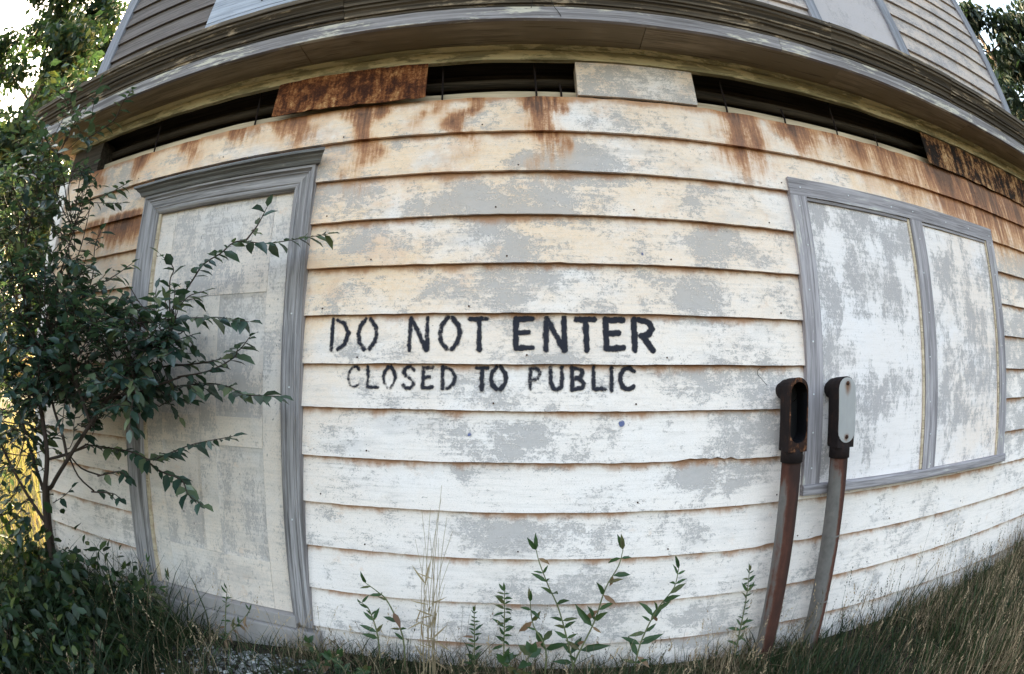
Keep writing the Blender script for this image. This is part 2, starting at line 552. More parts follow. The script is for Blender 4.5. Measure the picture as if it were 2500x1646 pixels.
M['pipe'] = mat_pipe()
M['cover'] = mat_cover()
M['ink'] = mat_ink('black_stencil_ink', (0.012, 0.012, 0.019), 0.95)
M['blue'] = mat_ink('blue_paint_splat', (0.07, 0.09, 0.20), 0.8)
M['leaf'] = mat_leaf('shrub_leaf', (0.018, 0.036, 0.032), (0.050, 0.086, 0.066), (0.17, 0.19, 0.09), 0.27, 0.30, 0.7)
M['leaf_low'] = mat_leaf('bramble_leaf', (0.012, 0.026, 0.014), (0.030, 0.060, 0.022), (0.10, 0.12, 0.025), 0.45, 0.3)
M['leaf_weed'] = mat_leaf('weed_leaf', (0.022, 0.050, 0.020), (0.048, 0.090, 0.032), (0.12, 0.09, 0.04), 0.5, 0.3)
M['leaf_brown'] = mat_leaf('withered_leaf', (0.14, 0.075, 0.05), (0.22, 0.13, 0.08), (0.26, 0.17, 0.10), 0.7, 0.2)
M['leaf_tree'] = mat_leaf('tree_leaf', (0.014, 0.034, 0.024), (0.028, 0.055, 0.030), (0.16, 0.155, 0.03), 0.5, 0.34)
M['leaf_dark'] = mat_leaf('dark_tree_leaf', (0.012, 0.026, 0.022), (0.022, 0.042, 0.030), (0.05, 0.07, 0.03), 0.5, 0.15)
M['bark'] = mat_wood('bark', 'Z', (0.05, 0.036, 0.03), (0.14, 0.105, 0.085), freq=30, along=8)
M['stem'] = mat_plain('shrub_stem', (0.045, 0.030, 0.024), 0.8)
M['stem_green'] = mat_plain('weed_stem', (0.12, 0.13, 0.06), 0.7)
M['straw'] = mat_leaf('dry_stalk', (0.30, 0.23, 0.15), (0.42, 0.33, 0.22), (0.22, 0.15, 0.10), 0.7, 0.2)


def mat_grass(name, stops, transl=0.3):
    q = N(name)
    col = q.ramp(q.attr('rnd'), stops)
    q.done(col, 0.65, 0.25)
    tr = q.n('ShaderNodeBsdfTranslucent'); q.l(col, tr.inputs[0])
    ms = q.n('ShaderNodeMixShader'); ms.inputs[0].default_value = transl
    q.l(q.b.outputs[0], ms.inputs[1]); q.l(tr.outputs[0], ms.inputs[2]); q.l(ms.outputs[0], q.out.inputs[0])
    return q.m


M['grass'] = mat_grass('mixed_grass', [(0.0, (0.022, 0.034, 0.016)), (0.40, (0.052, 0.082, 0.030)), (0.52, (0.075, 0.062, 0.036)), (0.72, (0.20, 0.145, 0.092)), (1.0, (0.50, 0.38, 0.25))])
M['meadow'] = mat_grass('meadow_grass', [(0.0, (0.10, 0.12, 0.03)), (0.5, (0.19, 0.18, 0.05)), (1.0, (0.36, 0.29, 0.11))], 0.4)


def mat_ground():
    q = N('soil_and_turf')
    c = q.coords()
    a = q.noise(c, 1.3, 6, 0.65)
    b = q.noise(c, 40.0, 5, 0.7)
    col = q.mix(q.step(b, 0.35, 0.65), (0.018, 0.015, 0.012), (0.060, 0.048, 0.036))
    col = q.mix(q.step(a, 0.45, 0.6), col, q.mix(b, (0.035, 0.045, 0.018), (0.10, 0.085, 0.04)))
    q.bump(b, 0.8, 0.02)
    return q.done(col, 0.95, 0.1)


M['ground'] = mat_ground()


# ------------------------------------------------------------------ ground
GX = [-60, -4, -2.5, -1.83, -1.35, -1.0, -0.65, 0.0, 0.55, 1.5, 2.1, 3.5, 5.0, 60]
GZ = [-0.10, -0.08, -0.08, -0.06, -0.02, 0.025, 0.03, 0.03, 0.02, 0.0, 0.01, 0.09, 0.14, 0.25]


def ground_z(x, y):
    x = np.asarray(x, float); y = np.asarray(y, float)
    base = np.interp(x, GX, GZ)
    near = np.exp(-(y / 1.6) ** 2)
    keep = smooth01(1.2, 3.5, x)
    z = base * np.maximum(near, keep) - 0.10 * (1 - np.maximum(near, keep))
    r = np.hypot(x, y)
    z = z + 0.018 * vnoise2(x * 3.1, y * 3.1, 3) * smooth01(0.05, 0.5, np.abs(y)) + 0.35 * vnoise2(x * 0.07, y * 0.07, 9) * smooth01(8, 30, r)
    return z


def axis_grid(a, n_in, lim, n_out):
    g = np.linspace(-a, a, n_in)
    o = a * (lim / a) ** (np.arange(1, n_out + 1) / n_out)
    return np.concatenate([-o[::-1], g, o])


gx = axis_grid(6, 97, 300, 22); gy = axis_grid(4, 81, 300, 22)
XX, YY = np.meshgrid(gx, gy, indexing='ij')
ZZ = ground_z(XX, YY)
nI, nJ = XX.shape
ii, jj = np.meshgrid(np.arange(nI - 1), np.arange(nJ - 1), indexing='ij')
q0 = (ii * nJ + jj).ravel()
F = np.stack([q0, q0 + nJ, q0 + nJ + 1, q0 + 1], 1)
gr = mesh_np('ground', np.stack([XX.ravel(), YY.ravel(), ZZ.ravel()], 1), [F], M['ground'], None, True)
tag(gr, 'dark soil and turf around the house', None, None, 'structure')


# ------------------------------------------------------------------ the house
XL, XR, DEPTH = -2.85, 3.95, 5.2
HOUSE = empty('abandoned_house', (0.55, 0.0, 0.0))
tag(HOUSE, 'abandoned white clapboard house with peeling paint, stencilled warning and boarded openings', 'house')

GREY = [(0.22, 0.93, 0.22, 0.08, 1), (-0.03, 0.723, 0.33, 0.083, 1), (-0.05, 0.569, 0.25, 0.079, 0.8), (-0.7, 0.61, 0.11, 0.074, 0.5), (-0.01, 0.371, 0.26, 0.075, 0.7), (0.69, 0.369, 0.13, 0.077, 0.9), (0.78, 0.561, 0.14, 0.073, 0.7), (0.89, 0.81, 0.18, 0.06, 0.4), (-0.65, 0.141, 0.11, 0.034, 0.7), (0.02, 0.117, 0.21, 0.024, 0.6), (-0.13, -0.021, 0.23, 0.048, 0.55), (0.83, 0.021, 0.23, 0.068, 0.7), (-0.03, -0.206, 0.31, 0.058, 0.7), (0.98, -0.163, 0.2, 0.088, 1), (0.82, -0.349, 0.25, 0.057, 1), (-0.2, -0.308, 0.05, 0.042, 0.7), (-0.1, -0.563, 0.38, 0.054, 0.7), (0.67, -0.591, 0.16, 0.046, 0.6), (0.14, -0.792, 0.23, 0.068, 0.7), (-0.01, -0.953, 0.35, 0.085, 0.6), (0.8, -1.002, 0.2, 0.091, 0.7), (-0.77, -0.525, 0.08, 0.028, 0.6), (-0.83, 0.996, 0.14, 0.088, 0.5), (-0.69, 0.793, 0.11, 0.089, 0.6), (-2.25, 1.084, 0.21, 0.113, 0.8), (3.15, 0.658, 0.48, 0.168, 0.8), (3.05, 0.248, 0.45, 0.157, 0.8), (3.04, -0.143, 0.45, 0.184, 0.8), (-0.12, 1.154, 0.11, 0.056, 0.5), (-0.49, 1.156, 0.08, 0.034, 0.3), (0.49, 1.106, 0.16, 0.055, 0.4), (-1.36, 1.228, 0.16, 0.04, 0.4), (-0.36, -0.751, 0.1, 0.039, 0.4), (0.4, -0.612, 0.12, 0.036, 0.4), (-0.56, -1.106, 0.28, 0.07, 0.5), (1.14, -0.945, 0.15, 0.14, 0.5), (1.71, -1.054, 0.37, 0.106, 0.3)]
RUST = [(-0.68, 1.087, 0.08, 0.237, 1), (-1.01, 1.159, 0.09, 0.119, 0.8), (-0.25, 1.071, 0.05, 0.189, 0.8), (0.11, 1.086, 0.07, 0.209, 1), (0.09, 0.938, 0.07, 0.1, 0.5), (-1.69, 1.199, 0.07, 0.107, 1), (-2.06, 1.204, 0.08, 0.142, 0.9), (-1.33, 1.222, 0.09, 0.078, 0.8), (0.98, 1.168, 0.1, 0.118, 0.9), (1.01, 0.992, 0.12, 0.13, 0.7), (1.36, 1.167, 0.12, 0.111, 1), (1.89, 1.129, 0.28, 0.157, 0.8), (2.49, 1.124, 0.4, 0.199, 1), (3.1, 1.018, 0.66, 0.212, 1), (2.66, 0.942, 0.37, 0.14, 0.7), (-2.16, 0.786, 0.26, 0.081, 1), (-0.43, 1.128, 0.05, 0.089, 0.5), (-1.14, 1.16, 0.06, 0.073, 0.6), (2.09, 0.969, 0.27, 0.103, 0.5), (1.6, 1.19, 0.13, 0.103, 0.6), (-2.43, 1.235, 0.09, 0.123, 0.9)]


def wear(x, z, kind):
    """low-frequency wear maps on the wall, x across, z rel to the eye"""
    v = np.zeros_like(x)
    x = x + 0.07 * vnoise2(x * 5.0, z * 9.0, 31) + 0.03 * vnoise2(x * 17.0, z * 23.0, 32)
    z = z + (0.03 * vnoise2(x * 6.0, z * 9.0, 33) if kind == 'grey' else 0)
    for (cx, cz, rx, rz, a) in (GREY if kind == 'grey' else RUST):
        if kind == 'grey':
            d = ((x - cx) / (rx * 1.05)) ** 2 + ((z - cz) / (rz * 1.25)) ** 2
            v = np.maximum(v, a * (1 - smooth01(0.0, 2.2, d)))
        else:
            gx = np.exp(-((x - cx) / (rx * 1.15)) ** 2)
            fade = 1 - np.clip((cz + 0.6 * rz - z) / (2.3 * rz), 0, 1)
            above = 1 - smooth01(cz + 1.3 * rz, cz + 1.9 * rz, z) if cz < 0.9 else 1.0
            v = np.maximum(v, a * gx * fade * above)
    if kind != 'grey':
        v = np.maximum(v, 0.35 * smooth01(1.14, 1.25, z) * (0.5 + 0.5 * vnoise2(x * 4, z * 2, 77)))
        v = np.clip(v * 1.15, 0, 1.1)
    return v


def cream_map(x, z):  # cream rises with height, stronger at the left and the upper right
    up = smooth01(-0.25, 0.75, z)
    v = 0.10 + 0.55 * up * (0.55 + 0.45 * smooth01(1.2, -0.6, x)) + 0.5 * smooth01(1.0, 2.2, x) * smooth01(0.55, 0.95, z)
    v = v + 0.20 * smooth01(-0.1, -1.0, x) * smooth01(-0.9, 0.2, z)
    return np.clip(v, 0, 1)


LIP, TOPY = -0.023, -0.003
BOARD_COUNT = 0


def siding_board(x0, x1, zt, zb, mat, name='siding_board', parent=HOUSE, dx=0.03, nz=8, yoff=0.0, chips=(), ragged_top=0.0, lip_attr=True, wearmaps=True, zabs=0.0):
    """one lapped board: top edge zt, lower lip zb (rel heights)"""
    global BOARD_COUNT
    BOARD_COUNT += 1
    sd_ = BOARD_COUNT * 13
    n = max(2, int(round((x1 - x0) / dx)) + 1)
    xs = np.linspace(x0, x1, n)
    fine_ = 1.0 if dx < 0.05 else 0.0
    bow = 0.0022 * vnoise(xs * 0.9, sd_) + fine_ * 0.0012 * vnoise(xs * 6.0, sd_ + 1)
    rag = fine_ * 0.0012 * vnoise(xs * 38.0, sd_ + 2)
    for (c0, c1, h) in chips:
        rag = rag + h * smooth01(c0, c0 + 0.03, xs) * smooth01(c1, c1 - 0.03, xs) * (0.75 + 0.5 * vnoise(xs * 30, sd_ + 3))
    topj = ragged_top * vnoise(xs * 14.0, sd_ + 4)
    v = np.linspace(0, 1, nz + 1)
    X = np.repeat(xs[:, None], nz + 3, 1)
    Zf = (zt + topj)[:, None] * (1 - v)[None, :] + (zb + bow + rag)[:, None] * v[None, :]
    Yf = np.repeat((TOPY + (LIP - TOPY) * v)[None, :], n, 0) + 0.0012 * vnoise(xs * 1.3, sd_ + 6)[:, None]
    Zc = np.concatenate([Zf, Zf[:, -1:] + 0.001, Zf[:, :1]], 1)
    Yc = np.concatenate([Yf, np.full((n, 2), 0.004)], 1) + yoff
    V = np.stack([X.ravel(), Yc.ravel(), Zc.ravel() + Z0], 1)
    m = nz + 3
    i, j = np.meshgrid(np.arange(n - 1), np.arange(m), indexing='ij')
    k = (j + 1) % m
    Q = np.stack([i * m + j, i * m + k, (i + 1) * m + k, (i + 1) * m + j], -1).reshape(-1, 4)
    c0 = [(0, j, j + 1) for j in range(1, m - 1)]
    c1 = [((n - 1) * m, (n - 1) * m + j + 1, (n - 1) * m + j) for j in range(1, m - 1)]
    xx = X.ravel(); zz = Zc.ravel()
    at = {}
    if wearmaps:
        at['grey'] = wear(xx, zz, 'grey'); at['rust'] = wear(xx, zz, 'rust'); at['cream'] = cream_map(xx, zz)
    else:
        at['grey'] = np.zeros(len(xx)); at['rust'] = np.zeros(len(xx)); at['cream'] = np.full(len(xx), 0.2)
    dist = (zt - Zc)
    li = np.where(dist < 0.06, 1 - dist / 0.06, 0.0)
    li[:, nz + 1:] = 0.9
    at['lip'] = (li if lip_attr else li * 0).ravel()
    return mesh_np(name, V, [Q, np.array(c0 + c1)], mat, parent, False, at)


# --- carcass: sheathing behind the boards, side walls, roof
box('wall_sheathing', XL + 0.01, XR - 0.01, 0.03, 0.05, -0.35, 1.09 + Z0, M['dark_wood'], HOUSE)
box('foundation', XL + 0.02, XR - 0.02, 0.005, 0.028, -0.45, 0.14, M['concrete'], HOUSE)


def saw_wall(name, x, sgn, zlo, zhi, step, mat):
    """a side wall seen edge-on: one lapped-board wall sheet"""
    V = []; Q = []
    rows = int((zhi - zlo) / step)
    for r in range(rows):
        b = zlo + r * step
        k = len(V)
        V += [(x + sgn * 0.018, 0.02, b), (x + sgn * 0.018, DEPTH, b), (x + sgn * 0.002, DEPTH, b + step), (x + sgn * 0.002, 0.02, b + step), (x + sgn * 0.002, 0.02, b), (x + sgn * 0.002, DEPTH, b)]
        Q += [(k, k + 1, k + 2, k + 3), (k, k + 4, k + 5, k + 1)]
    return mesh_np(name, V, Q, mat, HOUSE, False, {'grey': np.full(len(V), .3), 'rust': np.zeros(len(V)), 'cream': np.full(len(V), .3), 'lip': np.zeros(len(V))})


saw_wall('side_wall', XL, -1, -0.3, 5.9, 0.19, M['upper'])
saw_wall('side_wall', XR, 1, -0.3, 5.9, 0.19, M['upper'])
box('back_wall', XL, XR, DEPTH - 0.05, DEPTH, -0.3, 5.9, M['upper_bare'], HOUSE)
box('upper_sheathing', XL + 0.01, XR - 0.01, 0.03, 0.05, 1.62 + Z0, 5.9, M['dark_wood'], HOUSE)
ov = 0.35
rv = [(XL - ov, -ov, 5.9), (XR + ov, -ov, 5.9), (XR + ov, DEPTH + ov, 5.9), (XL - ov, DEPTH + ov, 5.9), (XL + 2.4, DEPTH / 2, 7.6), (XR - 2.4, DEPTH / 2, 7.6)]
mesh_np('roof', rv, [(0, 1, 5, 4), (1, 2, 5), (2, 3, 4, 5), (3, 0, 4), (3, 2, 1, 0)], M['roof'], HOUSE)

# --- lower storey boards
LINES = [1.255, 1.068, 0.875, 0.682, 0.486, 0.2915, 0.099, -0.0747, -0.2715, -0.4615, -0.6544, -0.850, -1.0435]
DOOR_L, DOOR_R = -1.915, -0.886          # outer edges of the door casing
WIN_L, WIN_R = 1.188, 2.905
BOARDS = {}
for r in range(12):
    zt, zb = LINES[r], LINES[r + 1]
    top = zt + 0.006 if r else zt
    if r == 0: segs = [(XL, 0.62), (0.623, XR)] if False else [(XL, XR)]
    elif r == 1: segs = [(XL, DOOR_L), (DOOR_R, XR)]
    elif zb > -0.45: segs = [(XL, DOOR_L), (DOOR_R, WIN_L), (WIN_R, XR)]
    elif r == 8: segs = [(XL, DOOR_L), (DOOR_R, XR)]
    else: segs = [(XL, DOOR_L), (DOOR_R, XR)]
    ch = {7: [(0.60, 0.86, 0.010)], 9: [(0.99, 1.4, 0.012)], 5: [], 3: [(0.1, 0.16, 0.004)]}.get(r, [])
    for jx in {6: [3.4], 10: [2.2], 1: [1.62], 0: [-1.62, 2.9]}.get(r, []):
        segs = [t for (a, b) in segs for t in (((a, jx - 0.0006), (jx + 0.0006, b)) if a < jx < b else ((a, b),))]
    for (a, b) in segs:
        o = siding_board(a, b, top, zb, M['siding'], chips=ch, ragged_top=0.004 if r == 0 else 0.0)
        BOARDS.setdefault(r, []).append((a, b, o))


def board_at(row, x):
    for a, b, o in BOARDS[row]:
        if a <= x <= b: return o
    return BOARDS[row][0][2]


# lowest board, down to the soil
for (a, b) in ((XL, DOOR_L), (DOOR_R, XR)):
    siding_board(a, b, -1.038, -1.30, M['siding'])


def board_y(zt, zb, z):
    return TOPY + (LIP - TOPY) * (zt - z) / (zt - zb)


# --- stencilled words, one mesh for each letter, lying on their boards
GL = {
 'D': [[(.08, 0), (.08, 1)], [(.30, .97), (.66, .86), (.95, .55), (.80, .2), (.42, .02)]],
 'O': [[(.40, 1), (.14, .78), (.05, .5), (.12, .24), (.38, .02)], [(.62, .99), (.88, .75), (.96, .5), (.88, .25), (.64, .02)]],
 'N': [[(.07, 0), (.09, .98)], [(.16, .95), (.85, .06)], [(.93, .0), (.92, 1)]],
 'T': [[(0, .96), (.38, .95)], [(.46, .95), (1, .96)], [(.52, .86), (.54, 0)]],
 'E': [[(.10, .04), (.10, .97)], [(.2, .95), (1, .96)], [(.24, .52), (.76, .54)], [(.2, .04), (1, .07)]],
 'R': [[(.10, 0), (.10, .97)], [(.36, .97), (.82, .90), (.94, .70), (.78, .52), (.42, .46)], [(.52, .40), (.97, 0)]],
 'C': [[(.95, .84), (.72, .97), (.52, .98)], [(.36, .96), (.10, .72), (.05, .42), (.25, .10), (.55, .02), (.95, .16)]],
 'L': [[(.10, 1), (.10, .06)], [(.24, .04), (1, .04)]],
 'S': [[(.95, .84), (.66, .99), (.28, .95), (.10, .74), (.30, .58)], [(.52, .50), (.86, .36), (.90, .18), (.66, .02), (.30, .02), (.05, .17)]],
 'P': [[(.10, .05), (.10, .95)], [(.36, .96), (.78, .92), (.92, .70), (.74, .50), (.40, .47)]],
 'U': [[(.08, 1), (.07, .32), (.28, .05), (.42, .02)], [(.58, .02), (.84, .12), (.93, .36), (.92, 1)]],
 'B': [[(.10, 0), (.10, 1)], [(.34, .97), (.78, .91), (.84, .70), (.60, .54), (.36, .52)], [(.62, .48), (.93, .30), (.80, .06), (.34, .03)]],
 'I': [[(.5, 0), (.5, 1)]],
}


def ink_mesh(name, dist_fn, x0, x1, z0, z1, zt, zb, hw, mat, parent, gain=1.0, cell=0.0032):
    nx = int((x1 - x0) / cell) + 2; nz = int((z1 - z0) / cell) + 2
    xs = np.linspace(x0, x1, nx); zs = np.linspace(z0, z1, nz)
    X, Z = np.meshgrid(xs, zs, indexing='ij')
    d = dist_fn(X, Z) + 0.0016 * vnoise2(X * 90, Z * 90, 4)
    ink = (1 - smooth01(hw - 0.0050, hw + 0.0075, d)) * gain
    keep = (ink[:-1, :-1] > 0.04) | (ink[1:, :-1] > 0.04) | (ink[:-1, 1:] > 0.04) | (ink[1:, 1:] > 0.04)
    zc = (Z <= zt - 0.004)
    keep &= zc[:-1, :-1] & zc[1:, 1:]
    i, j = np.nonzero(keep)
    q = np.stack([i * nz + j, (i + 1) * nz + j, (i + 1) * nz + j + 1, i * nz + j + 1], 1)
    used = np.unique(q); remap = np.full(nx * nz, -1); remap[used] = np.arange(len(used))
    Y = board_y(zt, zb, Z) - 0.0022
    V = np.stack([X.ravel(), Y.ravel(), Z.ravel() + Z0], 1)[used]
    return mesh_np(name, V, [remap[q]], mat, parent, False, {'ink': ink.ravel()[used]})


def seg_dist(X, Z, lines):
    d = np.full(X.shape, 9.0)
    for ln in lines:
        for (ax, az), (bx, bz) in zip(ln[:-1], ln[1:]):
            vx, vz = bx - ax, bz - az
            t = np.clip(((X - ax) * vx + (Z - az) * vz) / (vx * vx + vz * vz + 1e-12), 0, 1)
            d = np.minimum(d, np.hypot(X - ax - t * vx, Z - az - t * vz))
    return d


def word(letters, zlo, zhi, row, hw0, hw1):
    zt, zb = LINES[row] + 0.006, LINES[row + 1]
    for i, (c, a, b, gain) in enumerate(letters):
        hw = hw0 + (hw1 - hw0) * i / (len(letters) - 1)
        wq = b - a - 2 * hw * 0.6
        ln = [[(a + hw * 0.6 + u * wq, zlo + hw * 0.5 + v * (zhi - zlo - hw)) for u, v in s] for s in GL[c]]
        ink_mesh('letter', lambda X, Z, ln=ln: seg_dist(X, Z, ln), a - 0.018, b + 0.018, zlo - 0.018, zhi + 0.018, zt, zb, hw, M['ink'], board_at(row, (a + b) / 2), gain)


word([('D', -.769, -.680, 1.0), ('O', -.655, -.562, .9), ('N', -.447, -.358, .98), ('O', -.330, -.235, .98), ('T', -.209, -.135, 1.05), ('E', -.045, .034, 1.1), ('N', .068, .160, 1.05), ('T', .190, .270, 1.15), ('E', .294, .380, 1.2), ('R', .404, .501, 1.2)], .147, .278, 5, .0074, .0104)
word([('C', -.689, -.636, .85), ('L', -.612, -.556, .95), ('O', -.546, -.487, .85), ('S', -.468, -.412, .85), ('E', -.392, -.344, .92), ('D', -.316, -.253, .95), ('T', -.184, -.136, 1.05), ('O', -.132, -.062, 1.15), ('P', .012, .066, .72), ('U', .090, .148, .98), ('B', .168, .230, .98), ('L', .250, .308, .95), ('I', .314, .342, .95), ('C', .354, .422, 1.1)], .000, .090, 6, .0056, .0073)
for (sx, sz, rr, row) in ((.37, -.124, .011, 7), (-.205, -.168, .006, 7), (.46, .530, .006, 3)):
    zt, zb = LINES[row] + .006, LINES[row + 1]
    ink_mesh('paint_splat', lambda X, Z: np.minimum(np.hypot(X - sx, Z - sz), np.hypot((X - sx - .002) * 2.2, np.clip(Z - sz, -.03, 0) + .0) + np.where(Z < sz, 0, .05)), sx - .03, sx + .03, sz - .04, sz + .03, zt, zb, rr, M['blue'], board_at(row, sx), 1.0)

V, Fq = tube_np([(0, 0.0005, 0), (0, -0.0008, 0), (0, -0.0016, 0)], [0.0036, 0.0036, 0.0024], 7)
V = np.vstack([V, [[0, -0.0018, 0]]])
sid_nail = mesh_np('nail_head', V, [tuple(f) for f in Fq] + [(14 + i, 14 + (i + 1) % 7, 21) for i in range(7)], M['rim'], None)
sid_nail_me = sid_nail.data
bpy.data.objects.remove(sid_nail)
for r in range(12):
    zt, zb = LINES[r] + .006, LINES[r + 1]
    for x in np.arange(-2.6, 3.8, 0.61):
        x = x + random.uniform(-.05, .05) + 0.12 * (r % 2)
        z = zb + random.uniform(.022, .034)
        for a, b, o in BOARDS[r]:
            if a + .02 < x < b - .02 and not (WIN_L < x < WIN_R and 1 <= r <= 8) and random.random() < .7:
                nh = bpy.data.objects.new('nail_head', sid_nail_me); COL.objects.link(nh)
                nh.location = (x, board_y(zt, zb, z) - 0.001, z + Z0); attach(nh, o)

# --- corner boards of the lower storey
box('corner_board', XL - 0.03, XL + 0.07, -0.034, 0.10, -0.2, 1.24 + Z0, M['siding'], HOUSE, 0.003)
box('corner_board', XR - 0.07, XR + 0.03, -0.034, 0.10, -0.2, 1.24 + Z0, M['siding'], HOUSE, 0.003)

# --- the open slot below the cornice where a course of boards is gone
SLOT_B, SLOT_T = 1.255, 1.46
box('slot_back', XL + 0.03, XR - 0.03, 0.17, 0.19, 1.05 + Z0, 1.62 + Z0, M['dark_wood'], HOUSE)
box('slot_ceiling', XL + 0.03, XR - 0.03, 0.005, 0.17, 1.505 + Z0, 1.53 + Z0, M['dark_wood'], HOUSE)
prism('slot_ledge_board', [(0.052, 1.06 + Z0), (0.052, 1.320 + Z0), (0.068, 1.320 + Z0), (0.068, 1.06 + Z0)], 'X', XL + 0.35, XR - 0.05, M['pale_inner'], HOUSE, n=24, jit=0.004, seed=3)
V, Fq = tube_np([(x, 0.125, 1.415 + Z0 + 0.006 * math.sin(x * 3)) for x in np.linspace(XL + 0.1, XR - 0.1, 30)], 0.028, 10)
mesh_np('slot_beam', V, [Fq], M['dark_wood'], HOUSE, True)
for i, x in enumerate((0.062, 0.17, -0.348, 0.944, 1.266, 1.60, -1.28, 1.90, -1.97)):
    zlo = 1.17; zhi = (1.48, 1.36, 1.5)[i % 3]
    V, Fq = tube_np([(x * 1.02, 0.035, zlo + Z0), (x * 1.02 + 0.002, 0.032, 1.3 + Z0), (x * 1.02 - 0.003, 0.036, zhi + Z0)], 0.005, 6)
    mesh_np('hanger_rod', V, [Fq], M['iron'], HOUSE)
box('slot_end_block', XL + 0.02, XL + 0.34, 0.0, 0.12, 1.20 + Z0, 1.47 + Z0, M['dark_wood'], HOUSE)

# the one course board that is left, and the two rusted sheets
fb = box('remaining_course_board', 0.243, 0.795, -0.016, 0.075, 1.262 + Z0, SLOT_T + Z0 - 0.004, M['siding'], HOUSE, 0.003)
FBFIX = fb
tag(fb, 'grey and cream painted board left in the slot')


def sheet(name, x0, x1, zb0, zb1, zt0, zt1, y, mat, label, seed):
    nx, nz = 40, 10
    xs = np.linspace(x0, x1, nx + 1); v = np.linspace(0, 1, nz + 1)
    X = np.repeat(xs[:, None], nz + 1, 1)
    t = (xs - x0) / (x1 - x0)
    zb = zb0 + (zb1 - zb0) * t + 0.005 * vnoise(xs * 22, seed); zt = zt0 + (zt1 - zt0) * t + 0.003 * vnoise(xs * 17, seed + 1)
    Z = zb[:, None] * (1 - v) + zt[:, None] * v
    Y = y + 0.004 * vnoise2(X * 5, Z * 7, seed) - 0.012 * (1 - v)[None, :] * (0.6 + 0.4 * vnoise(xs * 4, seed + 2))[:, None]
    front = np.stack([X, Y, Z + Z0], -1).reshape(-1, 3); back = front + (0, 0.003, 0)
    m = nz + 1
    i, j = np.meshgrid(np.arange(nx), np.arange(nz), indexing='ij')
    q = np.stack([i * m + j, (i + 1) * m + j, (i + 1) * m + j + 1, i * m + j + 1], -1).reshape(-1, 4)
    nB = len(front)
    rim = list(range(0, m)) + [i_ * m + nz for i_ in range(1, nx + 1)] + [nx * m + j_ for j_ in range(nz - 1, -1, -1)] + [i_ * m for i_ in range(nx - 1, 0, -1)]
    e = np.array([(rim[a], rim[(a + 1) % len(rim)], rim[(a + 1) % len(rim)] + nB, rim[a] + nB) for a in range(len(rim))])
    o = mesh_np(name, np.concatenate([front, back]), [np.concatenate([q, q[:, ::-1] + nB, e])], mat, HOUSE)
    return tag(o, label)


sheet('rusted_metal_sheet', -1.165, -0.415, 1.262, 1.252, 1.462, 1.458, -0.030, M['rust'], 'red-brown rusted metal sheet over the slot', 11)
sheet('rusted_metal_sheet', 2.34, 3.72, 1.250, 1.240, 1.455, 1.455, -0.018, M['rust_dark'], 'black and tan rusted metal sheet at the right end of the slot', 17)
V = []
pc = np.array([(-1.16, 0, 1.475), (-1.10, 0, 1.468), (-1.05, 0, 1.475), (-1.055, 0, 1.497), (-1.085, 0, 1.505), (-1.12, 0, 1.497)])

# --- cornice between the storeys
CORN = empty('cornice', (0.55, -0.15, 1.55 + Z0), HOUSE)
zS = 1.545
# bed mouldings under the soffit
prism('frieze_board', [(-0.024, 1.462 + Z0), (-0.022, 1.522 + Z0), (0.003, 1.522 + Z0), (0.003, 1.462 + Z0)], 'X', XL - 0.02, XR + 0.02, M['bed'], CORN, n=90, jit=0.0035, seed=21)
prism('bed_moulding', [(-0.024, 1.524 + Z0), (-0.030, 1.530 + Z0), (-0.036, 1.534 + Z0), (-0.040, 1.5435 + Z0), (0.002, 1.5435 + Z0), (0.002, 1.524 + Z0)], 'X', XL - 0.03, XR + 0.03, M['bed'], CORN, n=40, jit=0.001, seed=22)
seams = [XL - 0.22, -0.995, 0.55, 1.60, 2.75, XR + 0.22]
for k in range(5):
    box('soffit_board', seams[k] + (0.0015 if k else 0), seams[k + 1] - (0.0015 if k < 4 else 0), -0.219, 0.02, zS + Z0 + 0.0015 * (k % 2), zS + 0.018 + Z0, M['soffit'], CORN)
fp = [(-0.22, zS + Z0 - 0.006), (-0.240, zS + Z0 - 0.006), (-0.240, 1.617 + Z0), (-0.22, 1.617 + Z0)]
prism('fascia_board', fp, 'X', XL - 0.22 - 0.0, 1.22, M['fascia'], CORN, n=50, jit=0.0012, mitre=(0, 0), seed=31)
prism('fascia_board', fp, 'X', 1.223, XR + 0.22, M['fascia'], CORN, n=40, jit=0.0012, seed=32)
CP = [(-0.20, 1.618), (-0.2425, 1.618), (-0.2425, 1.632), (-0.252, 1.634), (-0.256, 1.648), (-0.262, 1.661), (-0.274, 1.668), (-0.276, 1.681), (-0.286, 1.684), (-0.290, 1.697), (-0.301, 1.713), (-0.313, 1.722), (-0.315, 1.738), (-0.326, 1.741), (-0.328, 1.768), (-0.322, 1.776), (0.02, 1.86), (0.02, 1.80), (-0.20, 1.72)]
CP = [(y, z + Z0) for y, z in CP]
cx = [XL - 0.0, -0.775, 1.55, 2.55, XR + 0.0]
for k in range(4):
    dz = (0.0, -0.003, 0.002, -0.002)[k]
    m0 = 1.0 if k == 0 else 0.0
    m1 = -1.0 if k == 3 else 0.0
    prism('crown_moulding', [(y, z + dz) for y, z in CP], 'X', cx[k] + (0.0012 if k else 0), cx[k + 1] - (0.0012 if k < 3 else 0), M['crown'], CORN, n=40, jit=0.0014, mitre=(m0, m1), mitre_axis=0, seed=40 + k)
